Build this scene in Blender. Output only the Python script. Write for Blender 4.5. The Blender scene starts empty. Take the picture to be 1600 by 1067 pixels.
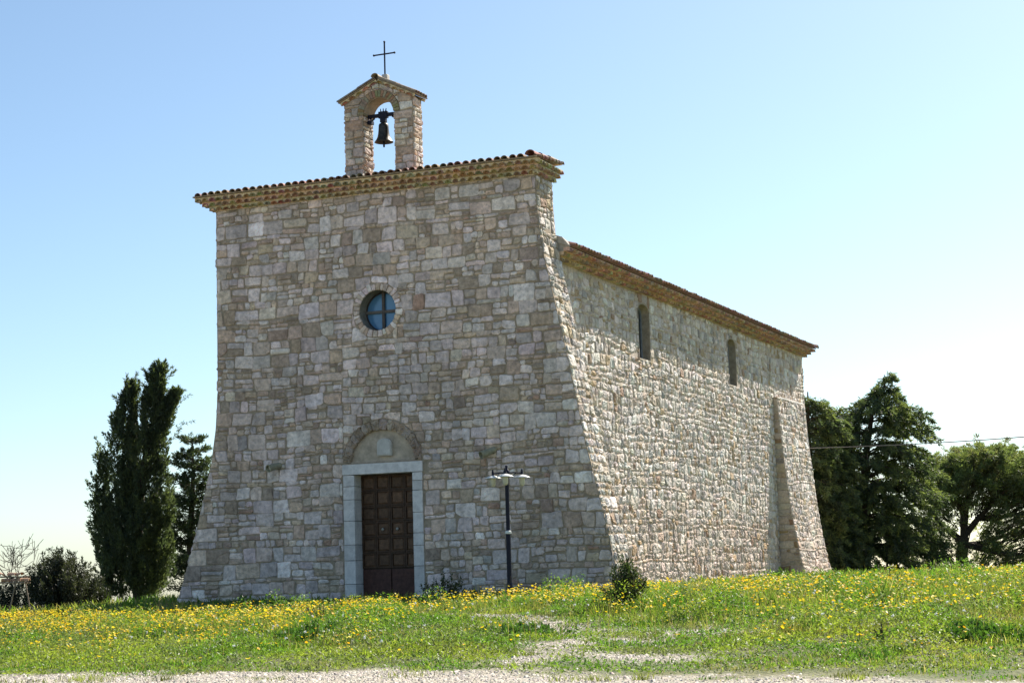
import bpy, bmesh, math, random
import numpy as np
from mathutils import Vector, Matrix

SC = bpy.context.scene
COL = SC.collection
# ------------------------------------------------------------------ camera
CP = np.array([20.259, -32.8002, 0.1714])
YAW, PITCH, ROLL, FPX = -0.3945, 0.1245, -0.0288, 2898.73
_f = np.array([math.sin(YAW)*math.cos(PITCH), math.cos(YAW)*math.cos(PITCH), math.sin(PITCH)])
_r0 = np.array([math.cos(YAW), -math.sin(YAW), 0.0]); _u0 = np.cross(_r0, _f)
_r = math.cos(ROLL)*_r0 + math.sin(ROLL)*_u0
_u = -math.sin(ROLL)*_r0 + math.cos(ROLL)*_u0
cam = bpy.data.cameras.new('camera'); cam_o = bpy.data.objects.new('camera', cam); COL.objects.link(cam_o)
cam.sensor_width = 36.0; cam.sensor_fit = 'HORIZONTAL'; cam.lens = FPX/1600*36
cam.clip_start = 0.5; cam.clip_end = 9000
M = Matrix.Identity(4)
for i in range(3):
    M[i][0] = _r[i]; M[i][1] = _u[i]; M[i][2] = -_f[i]; M[i][3] = CP[i]
cam_o.matrix_world = M
SC.camera = cam_o
# ------------------------------------------------------------------ sky and sun
SUN = Vector((1.12, 4.0, 3.6)).normalized()
el = math.asin(SUN.z); az = math.atan2(SUN.x, SUN.y)
w = bpy.data.worlds.new('World'); SC.world = w; w.use_nodes = True
nt = w.node_tree; nt.nodes.clear()
sky = nt.nodes.new('ShaderNodeTexSky'); sky.sky_type = 'NISHITA'; sky.sun_disc = False
sky.sun_elevation = el; sky.sun_rotation = az
sky.air_density = 0.8; sky.dust_density = 1.0; sky.ozone_density = 2.7; sky.altitude = 300
bg = nt.nodes.new('ShaderNodeBackground'); bg.inputs['Strength'].default_value = 0.081
wo = nt.nodes.new('ShaderNodeOutputWorld')
tint = nt.nodes.new('ShaderNodeMix'); tint.data_type = 'RGBA'; tint.blend_type = 'MULTIPLY'; tint.inputs[0].default_value = 1
tint.inputs[7].default_value = (.985, 1.03, .96, 1)
nt.links.new(sky.outputs[0], tint.inputs[6]); nt.links.new(tint.outputs[2], bg.inputs[0]); nt.links.new(bg.outputs[0], wo.inputs[0])
sl = bpy.data.lights.new('sun', 'SUN'); sl.energy = 5.0; sl.angle = math.radians(0.5); sl.color = (1.0, 0.93, 0.82)
so = bpy.data.objects.new('sun', sl); COL.objects.link(so)
so.rotation_euler = SUN.to_track_quat('Z', 'Y').to_euler(); so.location = (20, 60, 50)
SC.view_settings.view_transform = 'Standard'; SC.view_settings.look = 'None'
SC.view_settings.gamma = 1.0; SC.view_settings.exposure = 1.1
SC.cycles.max_bounces = 6; SC.cycles.transparent_max_bounces = 4

# ------------------------------------------------------------------ helpers
def empty(name, loc, label=None, cat=None, group=None):
    o = bpy.data.objects.new(name, None); COL.objects.link(o); o.location = loc
    o.empty_display_size = 0.2
    tag(o, label, cat, group)
    return o
def tag(o, label=None, cat=None, group=None, kind=None):
    if label: o['label'] = label
    if cat: o['category'] = cat
    if group: o['group'] = group
    if kind: o['kind'] = kind
    return o
def wloc(o):
    v = Vector((0, 0, 0))
    while o is not None:
        v += o.location; o = o.parent
    return v
def obj(name, verts, faces, mats, parent=None, cols=None, midx=None, smooth=False, origin=None):
    """one mesh object; verts in world coordinates"""
    me = bpy.data.meshes.new(name)
    V = np.asarray(verts, dtype=np.float64).reshape(-1, 3)
    off = np.array(wloc(parent)) if parent is not None else np.zeros(3)
    if origin is not None and parent is None: off = np.array(origin, dtype=float)
    V = V - off
    if isinstance(faces, np.ndarray):
        n, k = faces.shape
        me.vertices.add(len(V)); me.vertices.foreach_set('co', V.astype(np.float32).ravel())
        me.loops.add(n*k); me.loops.foreach_set('vertex_index', faces.astype(np.int32).ravel())
        me.polygons.add(n); me.polygons.foreach_set('loop_start', np.arange(0, n*k, k, dtype=np.int32))
        me.update(calc_edges=True)
    else:
        me.from_pydata(V.tolist(), [], [list(map(int, f)) for f in faces])
    if not isinstance(mats, (list, tuple)): mats = [mats]
    for m in mats: me.materials.append(m)
    if midx is not None: me.polygons.foreach_set('material_index', np.asarray(midx, dtype=np.int32))
    if cols is not None:
        a = me.color_attributes.new('col', 'FLOAT_COLOR', 'POINT')
        c = np.ones((len(V), 4), dtype=np.float32); c[:, :3] = np.asarray(cols, dtype=np.float32)
        a.data.foreach_set('color', c.ravel())
    if smooth: me.polygons.foreach_set('use_smooth', np.ones(len(me.polygons), dtype=bool))
    me.update(); me.validate()
    o = bpy.data.objects.new(name, me); COL.objects.link(o)
    if parent is not None: o.parent = parent
    elif origin is not None: o.location = origin
    return o
class MB:
    """collects shapes for one mesh"""
    def __init__(s): s.v = []; s.f = []; s.c = []; s.m = []; s.col = (.085, .065, .05); s.mi = 0
    def add(s, verts, faces, col=None):
        b = len(s.v); s.v += [tuple(p) for p in verts]; s.f += [tuple(i+b for i in f) for f in faces]
        s.c += [col or s.col]*len(verts); s.m += [s.mi]*len(faces)
    def box(s, a, b, col=None, bev=0.0):
        x0, y0, z0 = a; x1, y1, z1 = b
        if bev <= 0:
            s.add([(x0,y0,z0),(x1,y0,z0),(x1,y1,z0),(x0,y1,z0),(x0,y0,z1),(x1,y0,z1),(x1,y1,z1),(x0,y1,z1)],
                  [(0,3,2,1),(4,5,6,7),(0,1,5,4),(1,2,6,5),(2,3,7,6),(3,0,4,7)], col); return
        bm = bmesh.new(); bmesh.ops.create_cube(bm, size=1)
        for v in bm.verts:
            v.co = Vector(((x0+x1)/2+v.co.x*(x1-x0), (y0+y1)/2+v.co.y*(y1-y0), (z0+z1)/2+v.co.z*(z1-z0)))
        bmesh.ops.bevel(bm, geom=list(bm.edges), offset=bev, segments=2, affect='EDGES', profile=0.6)
        s.bm(bm, col)
    def bm(s, bm, col=None):
        bm.verts.index_update()
        s.add([v.co[:] for v in bm.verts], [[v.index for v in f.verts] for f in bm.faces], col); bm.free()
    def tube(s, pts, rad, n=8, col=None, cap=True):
        pts = [Vector(p) for p in pts]
        if not isinstance(rad, (list, tuple)): rad = [rad]*len(pts)
        vs = []; fs = []
        up = None
        for i, p in enumerate(pts):
            d = (pts[min(i+1, len(pts)-1)]-pts[max(i-1, 0)]).normalized()
            if up is None or abs(up.dot(d)) > .95: up = Vector((0, 0, 1)) if abs(d.z) < .9 else Vector((1, 0, 0))
            a = d.cross(up).normalized(); b = a.cross(d).normalized(); up = b
            for k in range(n):
                t = 2*math.pi*k/n; vs.append(p+(a*math.cos(t)+b*math.sin(t))*rad[i])
        for i in range(len(pts)-1):
            for k in range(n):
                k2 = (k+1) % n; fs.append((i*n+k, i*n+k2, (i+1)*n+k2, (i+1)*n+k))
        if cap:
            fs.append(tuple(range(n-1, -1, -1))); fs.append(tuple(range((len(pts)-1)*n, len(pts)*n)))
        s.add(vs, fs, col)
    def lathe(s, c, prof, n=20, col=None, axis=None):
        """prof: list of (r, h) along axis (default +z)"""
        ax = Vector(axis or (0, 0, 1)).normalized(); c = Vector(c)
        t = Vector((1, 0, 0)) if abs(ax.x) < .9 else Vector((0, 1, 0))
        a = ax.cross(t).normalized(); b = ax.cross(a)
        vs = []; fs = []
        for r, h in prof:
            for k in range(n):
                q = 2*math.pi*k/n; vs.append(c+ax*h+(a*math.cos(q)+b*math.sin(q))*r)
        for i in range(len(prof)-1):
            for k in range(n):
                k2 = (k+1) % n; fs.append((i*n+k, i*n+k2, (i+1)*n+k2, (i+1)*n+k))
        s.add(vs, fs, col)
    def build(s, name, mats, parent=None, smooth=False, cols=True, origin=None):
        return obj(name, s.v, s.f, mats, parent, s.c if cols else None, s.m, smooth, origin)

_perm = np.random.RandomState(7).rand(256, 256)
def vnoise(x, y):
    x = np.asarray(x, float); y = np.asarray(y, float)
    xi = np.floor(x).astype(int); yi = np.floor(y).astype(int); fx = x-xi; fy = y-yi
    fx = fx*fx*(3-2*fx); fy = fy*fy*(3-2*fy)
    g = lambda a, b: _perm[a & 255, b & 255]
    return (g(xi, yi)*(1-fx)+g(xi+1, yi)*fx)*(1-fy)+(g(xi, yi+1)*(1-fx)+g(xi+1, yi+1)*fx)*fy
def fbm(x, y, o=4):
    s = 0; a = .5; t = 0
    for i in range(o):
        s = s+a*vnoise(x*2**i+17*i, y*2**i+5*i); t += a; a *= .5
    return s/t

# ------------------------------------------------------------------ materials
def mat(name): 
    m = bpy.data.materials.new(name); m.use_nodes = True
    nt = m.node_tree; return m, nt, nt.nodes['Principled BSDF']
def N(nt, t, **kw):
    n = nt.nodes.new(t)
    for k, v in kw.items():
        if k in n.inputs: n.inputs[k].default_value = v
        else: setattr(n, k, v)
    return n
def attr_mat(name, rough=.85, nscale=30, namt=.35, bump=.3, bscale=60, bdist=.01, metallic=0, spec=.3, pits=0, base=None, big=0):
    """colour from the piece's own colour attribute (or base), broken up by noise, with a bump"""
    m, nt, p = mat(name); L = nt.links.new
    tc = N(nt, 'ShaderNodeTexCoord')
    if base is None:
        src = N(nt, 'ShaderNodeVertexColor', layer_name='col').outputs[0]
    else:
        c = N(nt, 'ShaderNodeRGB'); c.outputs[0].default_value = (*base, 1); src = c.outputs[0]
    n1 = N(nt, 'ShaderNodeTexNoise', Scale=nscale, Detail=6.0, Roughness=.65); L(tc.outputs['Object'], n1.inputs['Vector'])
    mr = N(nt, 'ShaderNodeMapRange'); mr.inputs['From Min'].default_value = .3; mr.inputs['From Max'].default_value = .7
    mr.inputs['To Min'].default_value = 1-namt; mr.inputs['To Max'].default_value = 1+namt*.8
    L(n1.outputs[0], mr.inputs[0])
    mx = N(nt, 'ShaderNodeMix', data_type='RGBA', blend_type='MULTIPLY'); mx.inputs[0].default_value = 1
    L(src, mx.inputs[6]); L(mr.outputs[0], mx.inputs[7]); out = mx.outputs[2]
    if big:
        n3 = N(nt, 'ShaderNodeTexNoise', Scale=.9, Detail=5.0, Roughness=.6); mp_ = N(nt, 'ShaderNodeMapping'); mp_.inputs['Scale'].default_value = (1.6, 1.6, .45); L(tc.outputs['Object'], mp_.inputs['Vector']); L(mp_.outputs[0], n3.inputs['Vector'])
        m3 = N(nt, 'ShaderNodeMapRange'); m3.inputs['From Min'].default_value = .35; m3.inputs['From Max'].default_value = .65
        m3.inputs['To Min'].default_value = 1-big; m3.inputs['To Max'].default_value = 1+big
        L(n3.outputs[0], m3.inputs[0])
        mx3 = N(nt, 'ShaderNodeMix', data_type='RGBA', blend_type='MULTIPLY'); mx3.inputs[0].default_value = 1
        L(out, mx3.inputs[6]); L(m3.outputs[0], mx3.inputs[7]); out = mx3.outputs[2]
    hsrc = n1.outputs[0]
    if pits:
        vo = N(nt, 'ShaderNodeTexNoise', Scale=38.0, Detail=3.0, Roughness=.5); L(tc.outputs['Object'], vo.inputs['Vector'])
        pr = N(nt, 'ShaderNodeMapRange'); pr.inputs['From Min'].default_value = .62; pr.inputs['From Max'].default_value = .7
        pr.inputs['To Min'].default_value = 1; pr.inputs['To Max'].default_value = 1-pits
        L(vo.outputs[0], pr.inputs[0])
        m2 = N(nt, 'ShaderNodeMix', data_type='RGBA', blend_type='MULTIPLY'); m2.inputs[0].default_value = 1
        L(out, m2.inputs[6]); L(pr.outputs[0], m2.inputs[7]); out = m2.outputs[2]
    L(out, p.inputs['Base Color'])
    if bump:
        b = N(nt, 'ShaderNodeBump', Strength=bump, Distance=bdist)
        n2 = N(nt, 'ShaderNodeTexNoise', Scale=bscale, Detail=5.0, Roughness=.6); L(tc.outputs['Object'], n2.inputs['Vector'])
        L(n2.outputs[0], b.inputs['Height']); L(b.outputs[0], p.inputs['Normal'])
    p.inputs['Roughness'].default_value = rough; p.inputs['Metallic'].default_value = metallic
    p.inputs['Specular IOR Level'].default_value = spec
    return m
def leaf_mat(name, trans=.35, rough=.55, tint=(1, 1, 1)):
    m, nt, p = mat(name); L = nt.links.new
    vc = N(nt, 'ShaderNodeVertexColor', layer_name='col')
    p.inputs['Roughness'].default_value = rough; p.inputs['Specular IOR Level'].default_value = .35
    L(vc.outputs[0], p.inputs['Base Color'])
    tr = N(nt, 'ShaderNodeBsdfTranslucent')
    mx = N(nt, 'ShaderNodeMix', data_type='RGBA', blend_type='MULTIPLY'); mx.inputs[0].default_value = 1
    mx.inputs[7].default_value = (1.5*tint[0], 1.6*tint[1], .8*tint[2], 1); L(vc.outputs[0], mx.inputs[6])
    L(mx.outputs[2], tr.inputs[0])
    ms = N(nt, 'ShaderNodeMixShader'); ms.inputs[0].default_value = trans
    L(p.outputs[0], ms.inputs[1]); L(tr.outputs[0], ms.inputs[2])
    L(ms.outputs[0], nt.nodes['Material Output'].inputs['Surface'])
    return m
M_STONE = attr_mat('stone', .9, 11, .4, .6, 45, .014, pits=.4, big=.2)
M_SIDE = attr_mat('side_stone', .9, 16, .25, .6, 40, .015, pits=.2, big=.12)
M_MORTAR = attr_mat('mortar', .95, 9, .3, .8, 55, .02, big=.15)
M_TILE = attr_mat('terracotta', .85, 18, .4, .4, 50, .006)
M_JAMB = attr_mat('dressed_limestone', .8, 7, .22, .3, 60, .004, pits=.2)
M_PLASTER = attr_mat('plaster', .95, 6, .35, .4, 40, .006, base=(.52, .43, .33))
M_WOOD = attr_mat('dark_wood', .6, 12, .5, .3, 80, .003)
M_IRON = attr_mat('dark_iron', .5, 20, .3, .15, 60, .002, metallic=.3, base=(.012, .012, .025))
M_BRONZE = attr_mat('bell_bronze', .45, 14, .4, .2, 40, .002, metallic=.7, base=(.06, .055, .05))
M_ENAMEL = attr_mat('white_enamel', .35, 12, .08, 0, base=(.72, .73, .72), spec=.5)
M_OPAL = attr_mat('opal_glass', .3, 8, .1, 0, base=(.62, .58, .46), spec=.5)
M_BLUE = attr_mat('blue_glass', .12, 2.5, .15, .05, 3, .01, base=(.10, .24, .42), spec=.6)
M_GLASS = attr_mat('dark_glass', .08, 2.5, .1, 0, base=(.03, .035, .042), spec=.6)
M_FRAME = attr_mat('window_frame', .6, 20, .3, .1, 60, .002)
M_LAMPCASE = attr_mat('spot_casing', .6, 14, .3, .2, 60, .002)
M_BARK = attr_mat('bark', .95, 12, .4, .7, 30, .02)
M_CABLE = attr_mat('cable_sheath', .6, 5, .1, 0, base=(.20, .20, .21))
M_LEAF = leaf_mat('conifer_foliage', .42)
M_BUSH = leaf_mat('bush_foliage', .3)
M_GRASS = leaf_mat('grass_blade', .5, .5)
M_PETAL = leaf_mat('yellow_petal', .4, .6, (.75, .62, .6))
M_PEBBLE = attr_mat('pebble', .9, 30, .25, 0)

# ------------------------------------------------------------------ ground
def gz(x, y):
    x = np.asarray(x, float); y = np.asarray(y, float)
    z = np.interp(y+.07*(x-13), [-60, -34, -28, -23, -20.2, -18.2, -16, -14.2, -13, -11.5, -9, -4, 0, 20, 24, 40, 90, 220, 600, 4000],
                  [-1.7, -1.45, -1.0, -.63, -.575, -.52, -.42, -.31, -.265, -.275, -.30, -.24, -.16, -.13, -.2, -1.6, -9, -26, -40, -60])
    z = z+(np.clip((x-11)*.022, -.03, .10)-.02*np.clip(12-x, 0, 6))*np.clip((y+20)/5, 0, 1)*np.clip((2-y)/8, 0, 1)-.05*np.clip(-2-x, 0, 12)-.25*np.clip(-14-x, 0, 60)
    z = z+(fbm(x*.9+3, y*.9+8, 3)-.5)*.10*np.clip((y+20)/3, .12, 1)
    return z
GRAVEL = [(11.0, -13.3, 12.9, -14.7, .24), (12.9, -14.7, 14.2, -16.9, .24), (14.3, -16.3, 15.5, -16.7, .26), (14.2, -16.6, 14.5, -19, .26), (14.6, -18.2, 15.9, -19.2, .22), (14.7, -17.2, 15.2, -17.5, .2)]
def gravel(x, y):
    """1 on gravel, 0 on turf"""
    n = fbm(x*1.7+40, y*1.7+11, 5)-.5
    edge = np.interp(x, [0, 9.6, 12.2, 14.0, 14.8, 15.7, 17.3, 18.6, 24], [-19.1, -19.5, -19.5, -19.4, -19.4, -19.8, -20.4, -20.7, -21.2])
    d = edge-y+n*1.5-.1
    for (ax, ay, bx, by, r) in GRAVEL:
        px, py = x-ax, y-ay; dx, dy = bx-ax, by-ay
        t = np.clip((px*dx+py*dy)/(dx*dx+dy*dy+1e-9), 0, 1)
        d = np.maximum(d, r-np.hypot(px-t*dx, py-t*dy)+n*.9)
    return np.clip(d/.5+.35, 0, 1)
def path_edge(x, y):
    """0 beside the worn patches, 1 a metre away"""
    d = np.full(np.shape(x), 9.0)
    for (ax, ay, bx, by, r) in GRAVEL:
        px_, py_ = x-ax, y-ay; dx, dy = bx-ax, by-ay; t = np.clip((px_*dx+py_*dy)/(dx*dx+dy*dy), 0, 1)
        q = py_-t*dy; d = np.minimum(d, np.hypot(px_-t*dx, np.where(q < 0, q*.55, q))-r)
    return np.clip(d/.75+.15, 0, 1)
def ground_mat():
    m, nt, p = mat('ground_soil'); L = nt.links.new
    tc = N(nt, 'ShaderNodeTexCoord'); at = N(nt, 'ShaderNodeAttribute', attribute_name='gravel')
    n1 = N(nt, 'ShaderNodeTexNoise', Scale=2.2, Detail=8.0, Roughness=.65); L(tc.outputs['Object'], n1.inputs['Vector'])
    g = N(nt, 'ShaderNodeValToRGB'); L(n1.outputs[0], g.inputs[0])
    g.color_ramp.elements[0].position = .3; g.color_ramp.elements[0].color = (.05, .085, .015, 1)
    g.color_ramp.elements[1].position = .75; g.color_ramp.elements[1].color = (.17, .15, .055, 1)
    v = N(nt, 'ShaderNodeTexVoronoi', Scale=28.0); L(tc.outputs['Object'], v.inputs['Vector'])
    k = N(nt, 'ShaderNodeValToRGB'); L(v.outputs['Color'], k.inputs[0])
    k.color_ramp.elements[0].color = (.27, .235, .19, 1); k.color_ramp.elements[1].color = (.56, .52, .46, 1)
    n2 = N(nt, 'ShaderNodeTexNoise', Scale=1.3, Detail=6.0, Roughness=.7); L(tc.outputs['Object'], n2.inputs['Vector'])
    mm = N(nt, 'ShaderNodeMix', data_type='RGBA', blend_type='MIX'); L(n2.outputs[0], mm.inputs[0])
    mm.inputs[7].default_value = (.30, .255, .18, 1); L(k.outputs[0], mm.inputs[6])
    mx = N(nt, 'ShaderNodeMix', data_type='RGBA'); L(at.outputs['Fac'], mx.inputs[0])
    L(g.outputs[0], mx.inputs[6]); L(mm.outputs[2], mx.inputs[7]); L(mx.outputs[2], p.inputs['Base Color'])
    b = N(nt, 'ShaderNodeBump', Strength=.8, Distance=.03); L(v.outputs['Distance'], b.inputs['Height']); L(b.outputs[0], p.inputs['Normal'])
    p.inputs['Roughness'].default_value = .95
    return m
def build_ground():
    xs = np.concatenate([[-3000, -1200, -500, -220, -110, -60, -40, -30], np.arange(-24, 32, .22), [34, 40, 50, 70, 110, 220, 500, 1200, 3000]])
    ys = np.concatenate([[-400, -120, -60, -42, -36], np.arange(-33, 30, .22), [32, 36, 42, 50, 64, 90, 140, 220, 400, 800, 1800, 4500]])
    X, Y = np.meshgrid(xs, ys); nx, ny = len(xs), len(ys)
    V = np.stack([X, Y, gz(X, Y)], -1).reshape(-1, 3)
    i = np.arange(nx-1)[None, :]+np.arange(ny-1)[:, None]*nx
    F = np.stack([i, i+1, i+nx+1, i+nx], -1).reshape(-1, 4)
    o = obj('ground', V, F, ground_mat(), smooth=True)
    a = o.data.attributes.new('gravel', 'FLOAT', 'POINT')
    a.data.foreach_set('value', gravel(V[:, 0], V[:, 1]).astype(np.float32))
    tag(o, 'grassy slope with gravel patches rising to the stone church', 'ground', kind='structure')
build_ground()

# ------------------------------------------------------------------ rubble masonry
def guillotine(x, y, w, h, R, S, out):
    """random coursed rubble: panels -> courses -> stones (w, h are whole pieces of wall)"""
    if h > S['hmax']:
        if w > S['pw']*(1+R.random()) and R.random() < S.get('pv', .4):
            a = w*R.uniform(.35, .65); guillotine(x, y, a, h, R, S, out); guillotine(x+a, y, w-a, h, R, S, out); return
        if h > 2.2*S['hmax']: a = h*R.uniform(.35, .65)
        else: a = R.uniform(.35, .65)*h if R.random() < .5 else min(h-.08, R.uniform(S['hmin'], S['hmax']))
        guillotine(x, y, w, a, R, S, out); guillotine(x, y+a, w, h-a, R, S, out); return
    c = x
    while c < x+w-1e-6:
        sw = h*R.uniform(*S['asp'])
        if h < .14: sw = R.uniform(.12, .36)*S.get('k', 1)
        sw = max(S['wmin'], min(sw, S['wmax']))
        if x+w-c-sw < S['wmin']*.8: sw = x+w-c
        if h > S['sub'] and R.random() < S['psub']:
            n = 2 if h < S['sub']*1.5 or R.random() < .5 else 3
            cuts = sorted([R.uniform(.22, .78) for _ in range(n-1)]); cuts = [0]+cuts+[1]
            for a, b in zip(cuts[:-1], cuts[1:]):
                hh = (b-a)*h
                if hh < .04: continue
                if sw > .25 and R.random() < .6:
                    q = R.uniform(.35, .65)*sw
                    out.append((c, y+a*h, q, hh)); out.append((c+q, y+a*h, sw-q, hh))
                else: out.append((c, y+a*h, sw, hh))
        else: out.append((c, y, sw, h))
        c += sw
def clip_poly(P, p0, n):
    """keep the side of line p0 where n.(p-p0) <= 0"""
    out = []
    for i in range(len(P)):
        a, b = P[i], P[(i+1) % len(P)]
        da = (a[0]-p0[0])*n[0]+(a[1]-p0[1])*n[1]; db = (b[0]-p0[0])*n[0]+(b[1]-p0[1])*n[1]
        if da <= 0: out.append(a)
        if da*db < 0:
            t = da/(da-db); out.append((a[0]+(b[0]-a[0])*t, a[1]+(b[1]-a[1])*t))
    return out
def stone(B, P, mp, R, col, gap, h0, bev, rc, tilt=.04, rough=.004, depth=.03):
    us = [p[0] for p in P]; vs = [p[1] for p in P]
    w, h = max(us)-min(us), max(vs)-min(vs)
    if len(P) < 3 or w < .035 or h < .028: return
    A = sum(P[i][0]*P[(i+1) % len(P)][1]-P[(i+1) % len(P)][0]*P[i][1] for i in range(len(P)))/2
    if A < .0016: return
    cu, cv = sum(us)/len(P), sum(vs)/len(P)
    su, sv = max(.4, 1-gap/w), max(.4, 1-gap/h)
    P = [(cu+(p[0]-cu)*su, cv+(p[1]-cv)*sv) for p in P]
    O = []; n = len(P)
    for i in range(n):
        a, b = P[i], P[(i+1) % n]; l = math.hypot(b[0]-a[0], b[1]-a[1])
        if l < .02: O.append(((a[0]+b[0])/2, (a[1]+b[1])/2)); continue
        c = min(.3, rc*R.uniform(.4, 1.4)/l)
        js = rough*1.2
        for t in ((c, .5, 1-c) if l < .3 else (c, .35, .65, 1-c)):
            O.append((a[0]+(b[0]-a[0])*t+R.gauss(0, js), a[1]+(b[1]-a[1])*t+R.gauss(0, js)))
    m = len(O)
    if m < 5: return
    tu, tv = R.gauss(0, tilt), R.gauss(0, tilt); hh = h0*R.uniform(.7, 1.25)
    bu, bv = max(.45, 1-2*bev/w), max(.45, 1-2*bev/h)
    V = []
    for f, s in ((0, 1), (1, 1), (2, 0), (3, 0)):
        for (u, v) in O:
            if f == 0: V.append(mp(u, v, -depth))
            elif f == 1: V.append(mp(u, v, hh*.45+(tu*(u-cu)+tv*(v-cv))*.5))
            elif f == 2:
                q = (cu+(u-cu)*bu, cv+(v-cv)*bv)
                V.append(mp(q[0], q[1], hh+tu*(u-cu)+tv*(v-cv)+R.gauss(0, rough)))
            else:
                q = (cu+(u-cu)*bu*.5, cv+(v-cv)*bv*.5)
                V.append(mp(q[0], q[1], hh*1.12+(tu*(u-cu)+tv*(v-cv))*.5+R.gauss(0, rough)))
    V.append(mp(cu, cv, hh*1.14+R.gauss(0, rough)))
    F = []
    for k in range(3):
        for i in range(m):
            j = (i+1) % m; F.append((k*m+i, k*m+j, (k+1)*m+j, (k+1)*m+i))
    for i in range(m): F.append((3*m+i, 3*m+(i+1) % m, 4*m))
    B.add(V, F, col)
PAL_F = [((0.738, 0.612, 0.558), 26), ((0.655, 0.540, 0.490), 24), ((0.676, 0.540, 0.447), 19), ((0.624, 0.474, 0.361), 12), ((0.520, 0.387, 0.293), 8),
         ((0.801, 0.688, 0.638), 9), ((0.593, 0.500, 0.463), 7), ((0.499, 0.321, 0.239), .5), ((0.447, 0.342, 0.266), 5)]
PAL_S = [((.69, .62, .55), 30), ((.63, .565, .50), 24), ((.72, .675, .62), 16), ((.60, .50, .40), 12), ((.50, .38, .24), 5), ((.42, .39, .36), 8), ((.40, .28, .20), 2.5)]
def pick(R, pal, small=0):
    ws = [p[1]*(1.0 if k not in (3, 4, 7, 8) else 1+small*1.6) for k, p in enumerate(pal)]
    c = R.choices(pal, ws)[0][0]; s = R.gauss(1, .09)
    return tuple(max(.02, ch*s*R.gauss(1, .02)) for ch in c)
def warp(u, v, a=.035):
    return (u+a*.7*(float(vnoise(u*1.3+9, v*1.3))-.5)*2, v+a*(float(vnoise(u*.8, v*1.1+30))-.5)*2)
def wall(B, rect, S, mp, R, pal, clipf=None, gap=.018, h0=.022, bev=.012, rc=.02, tilt=.03, rough=.003, jit=.012, wa=.035, tintf=None):
    L = []; guillotine(*rect, R, S, L)
    for (x, y, w, h) in L:
        P = [(x, y), (x+w, y), (x+w, y+h), (x, y+h)]
        P = [warp(p[0], p[1], wa) for p in P]
        P = [(p[0]+R.gauss(0, jit*min(1, w/.2)), p[1]+R.gauss(0, jit*min(1, h/.2))) for p in P]
        if R.random() < .25 and w > .2 and h > .15:   # a knocked-off corner
            k = R.randrange(4); a, b, c = P[k-1], P[k], P[(k+1) % 4]
            t = R.uniform(.15, .35); P[k:k+1] = [(b[0]+(a[0]-b[0])*t, b[1]+(a[1]-b[1])*t), (b[0]+(c[0]-b[0])*t, b[1]+(c[1]-b[1])*t)]
        if clipf:
            P = clipf(P)
            if len(P) < 3: continue
        c = pick(R, pal, 1 if min(w, h) < .13 else 0)
        if tintf: c = tintf(c, x+w/2, y+h/2)
        B.mi = 0
        stone(B, P, mp, R, c, gap, h0, bev, rc, tilt, rough)
S_FRONT = dict(hmax=.33, hmin=.10, pw=4.5, asp=(.7, 1.8), wmin=.11, wmax=.6, sub=.16, psub=.5)
S_SIDE = dict(hmax=.25, hmin=.11, pw=5.0, asp=(.75, 1.55), wmin=.10, wmax=.34, sub=.19, psub=.25, k=.8)
S_TOWER = dict(hmax=.2, hmin=.07, pw=3.0, asp=(.8, 2.2), wmin=.10, wmax=.4, sub=.15, psub=.3, k=.8)

church = empty('stone_church', (3.6, 0, 0), 'rubble stone church with tiled eaves and arched bell gable, standing above the meadow', 'church')
# profile of the battered right end of the front wall: x at height z
PZ = [-1, -.5, .16, 1.3, 2.6, 4.1, 5.0, 6.2, 6.7, 7.3, 7.85, 9]; PX = [8.86, 8.74, 8.59, 8.35, 8.05, 7.77, 7.585, 7.33, 7.245, 7.205, 7.19, 7.19]
LZ = [-1, -.5, .25, .83, 1.6, 2.5, 2.9, 3.5, 4.0, 9]; LX = [-1.3, -1.12, -.85, -.65, -.44, -.19, -.11, -.03, 0, 0]
def px(z): return float(np.interp(z, PZ, PX))
def lx(z): return float(np.interp(z, LZ, LX))
def nrm(fx, z):
    s = (fx(z+.05)-fx(z-.05))/.1; l = math.hypot(1, s); return s, 1/l, -s/l
DF = .88            # thickness of the front wall
OC = (3.72, 5.462, .40)     # oculus centre and radius
def clip_front(P):
    z = sum(p[1] for p in P)/len(P)
    for fx, sg in ((px, 1), (lx, -1)):
        s = (fx(z+.05)-fx(z-.05))/.1
        P = clip_poly(P, (fx(z)-sg*.004, z), (sg, -sg*s))
        if len(P) < 3: return P
    if 0 <= z and z < 7.9: P = clip_poly(P, (0, 7.85), (0, 1))
    if len(P) < 3: return P
    cx = sum(p[0] for p in P)/len(P); cz = sum(p[1] for p in P)/len(P)
    # oculus ring
    d = math.hypot(cx-OC[0], cz-OC[1])
    if d < .95:
        n = ((OC[0]-cx)/d, (OC[1]-cz)/d); P = clip_poly(P, (OC[0]-n[0]*.545, OC[1]-n[1]*.545), n)
        if len(P) < 3: return P
    # door surround and lunette
    if cz < 2.43:
        if 2.86 < cx < 4.66: 
            if cz > 2.15 or 2.95 < cx < 4.58: return []
        if cx <= 3.75: P = clip_poly(P, (2.875, 0), (1, 0)) if max(p[0] for p in P) > 2.875 and cx > 2 else P
        elif cx < 6: P = clip_poly(P, (4.645, 0), (-1, 0))
        if len(P) < 3: return P
    elif cz < 3.9 and 2.3 < cx < 5.2:
        a, b = .875, .84; dx, dz = (cx-3.77)/a, (cz-2.44)/b; d = math.hypot(dx, dz)
        if d < .6: return []
        q = (3.77+dx/d*a, 2.44+dz/d*b); n = (-dx/a, -dz/b); l = math.hypot(*n); P = clip_poly(P, q, (n[0]/l, n[1]/l))
        if len(P) >= 3 and min(p[1] for p in P) < 2.42 and 2.6 < cx < 4.9: P = clip_poly(P, (0, 2.42), (0, -1))
    return P
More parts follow.
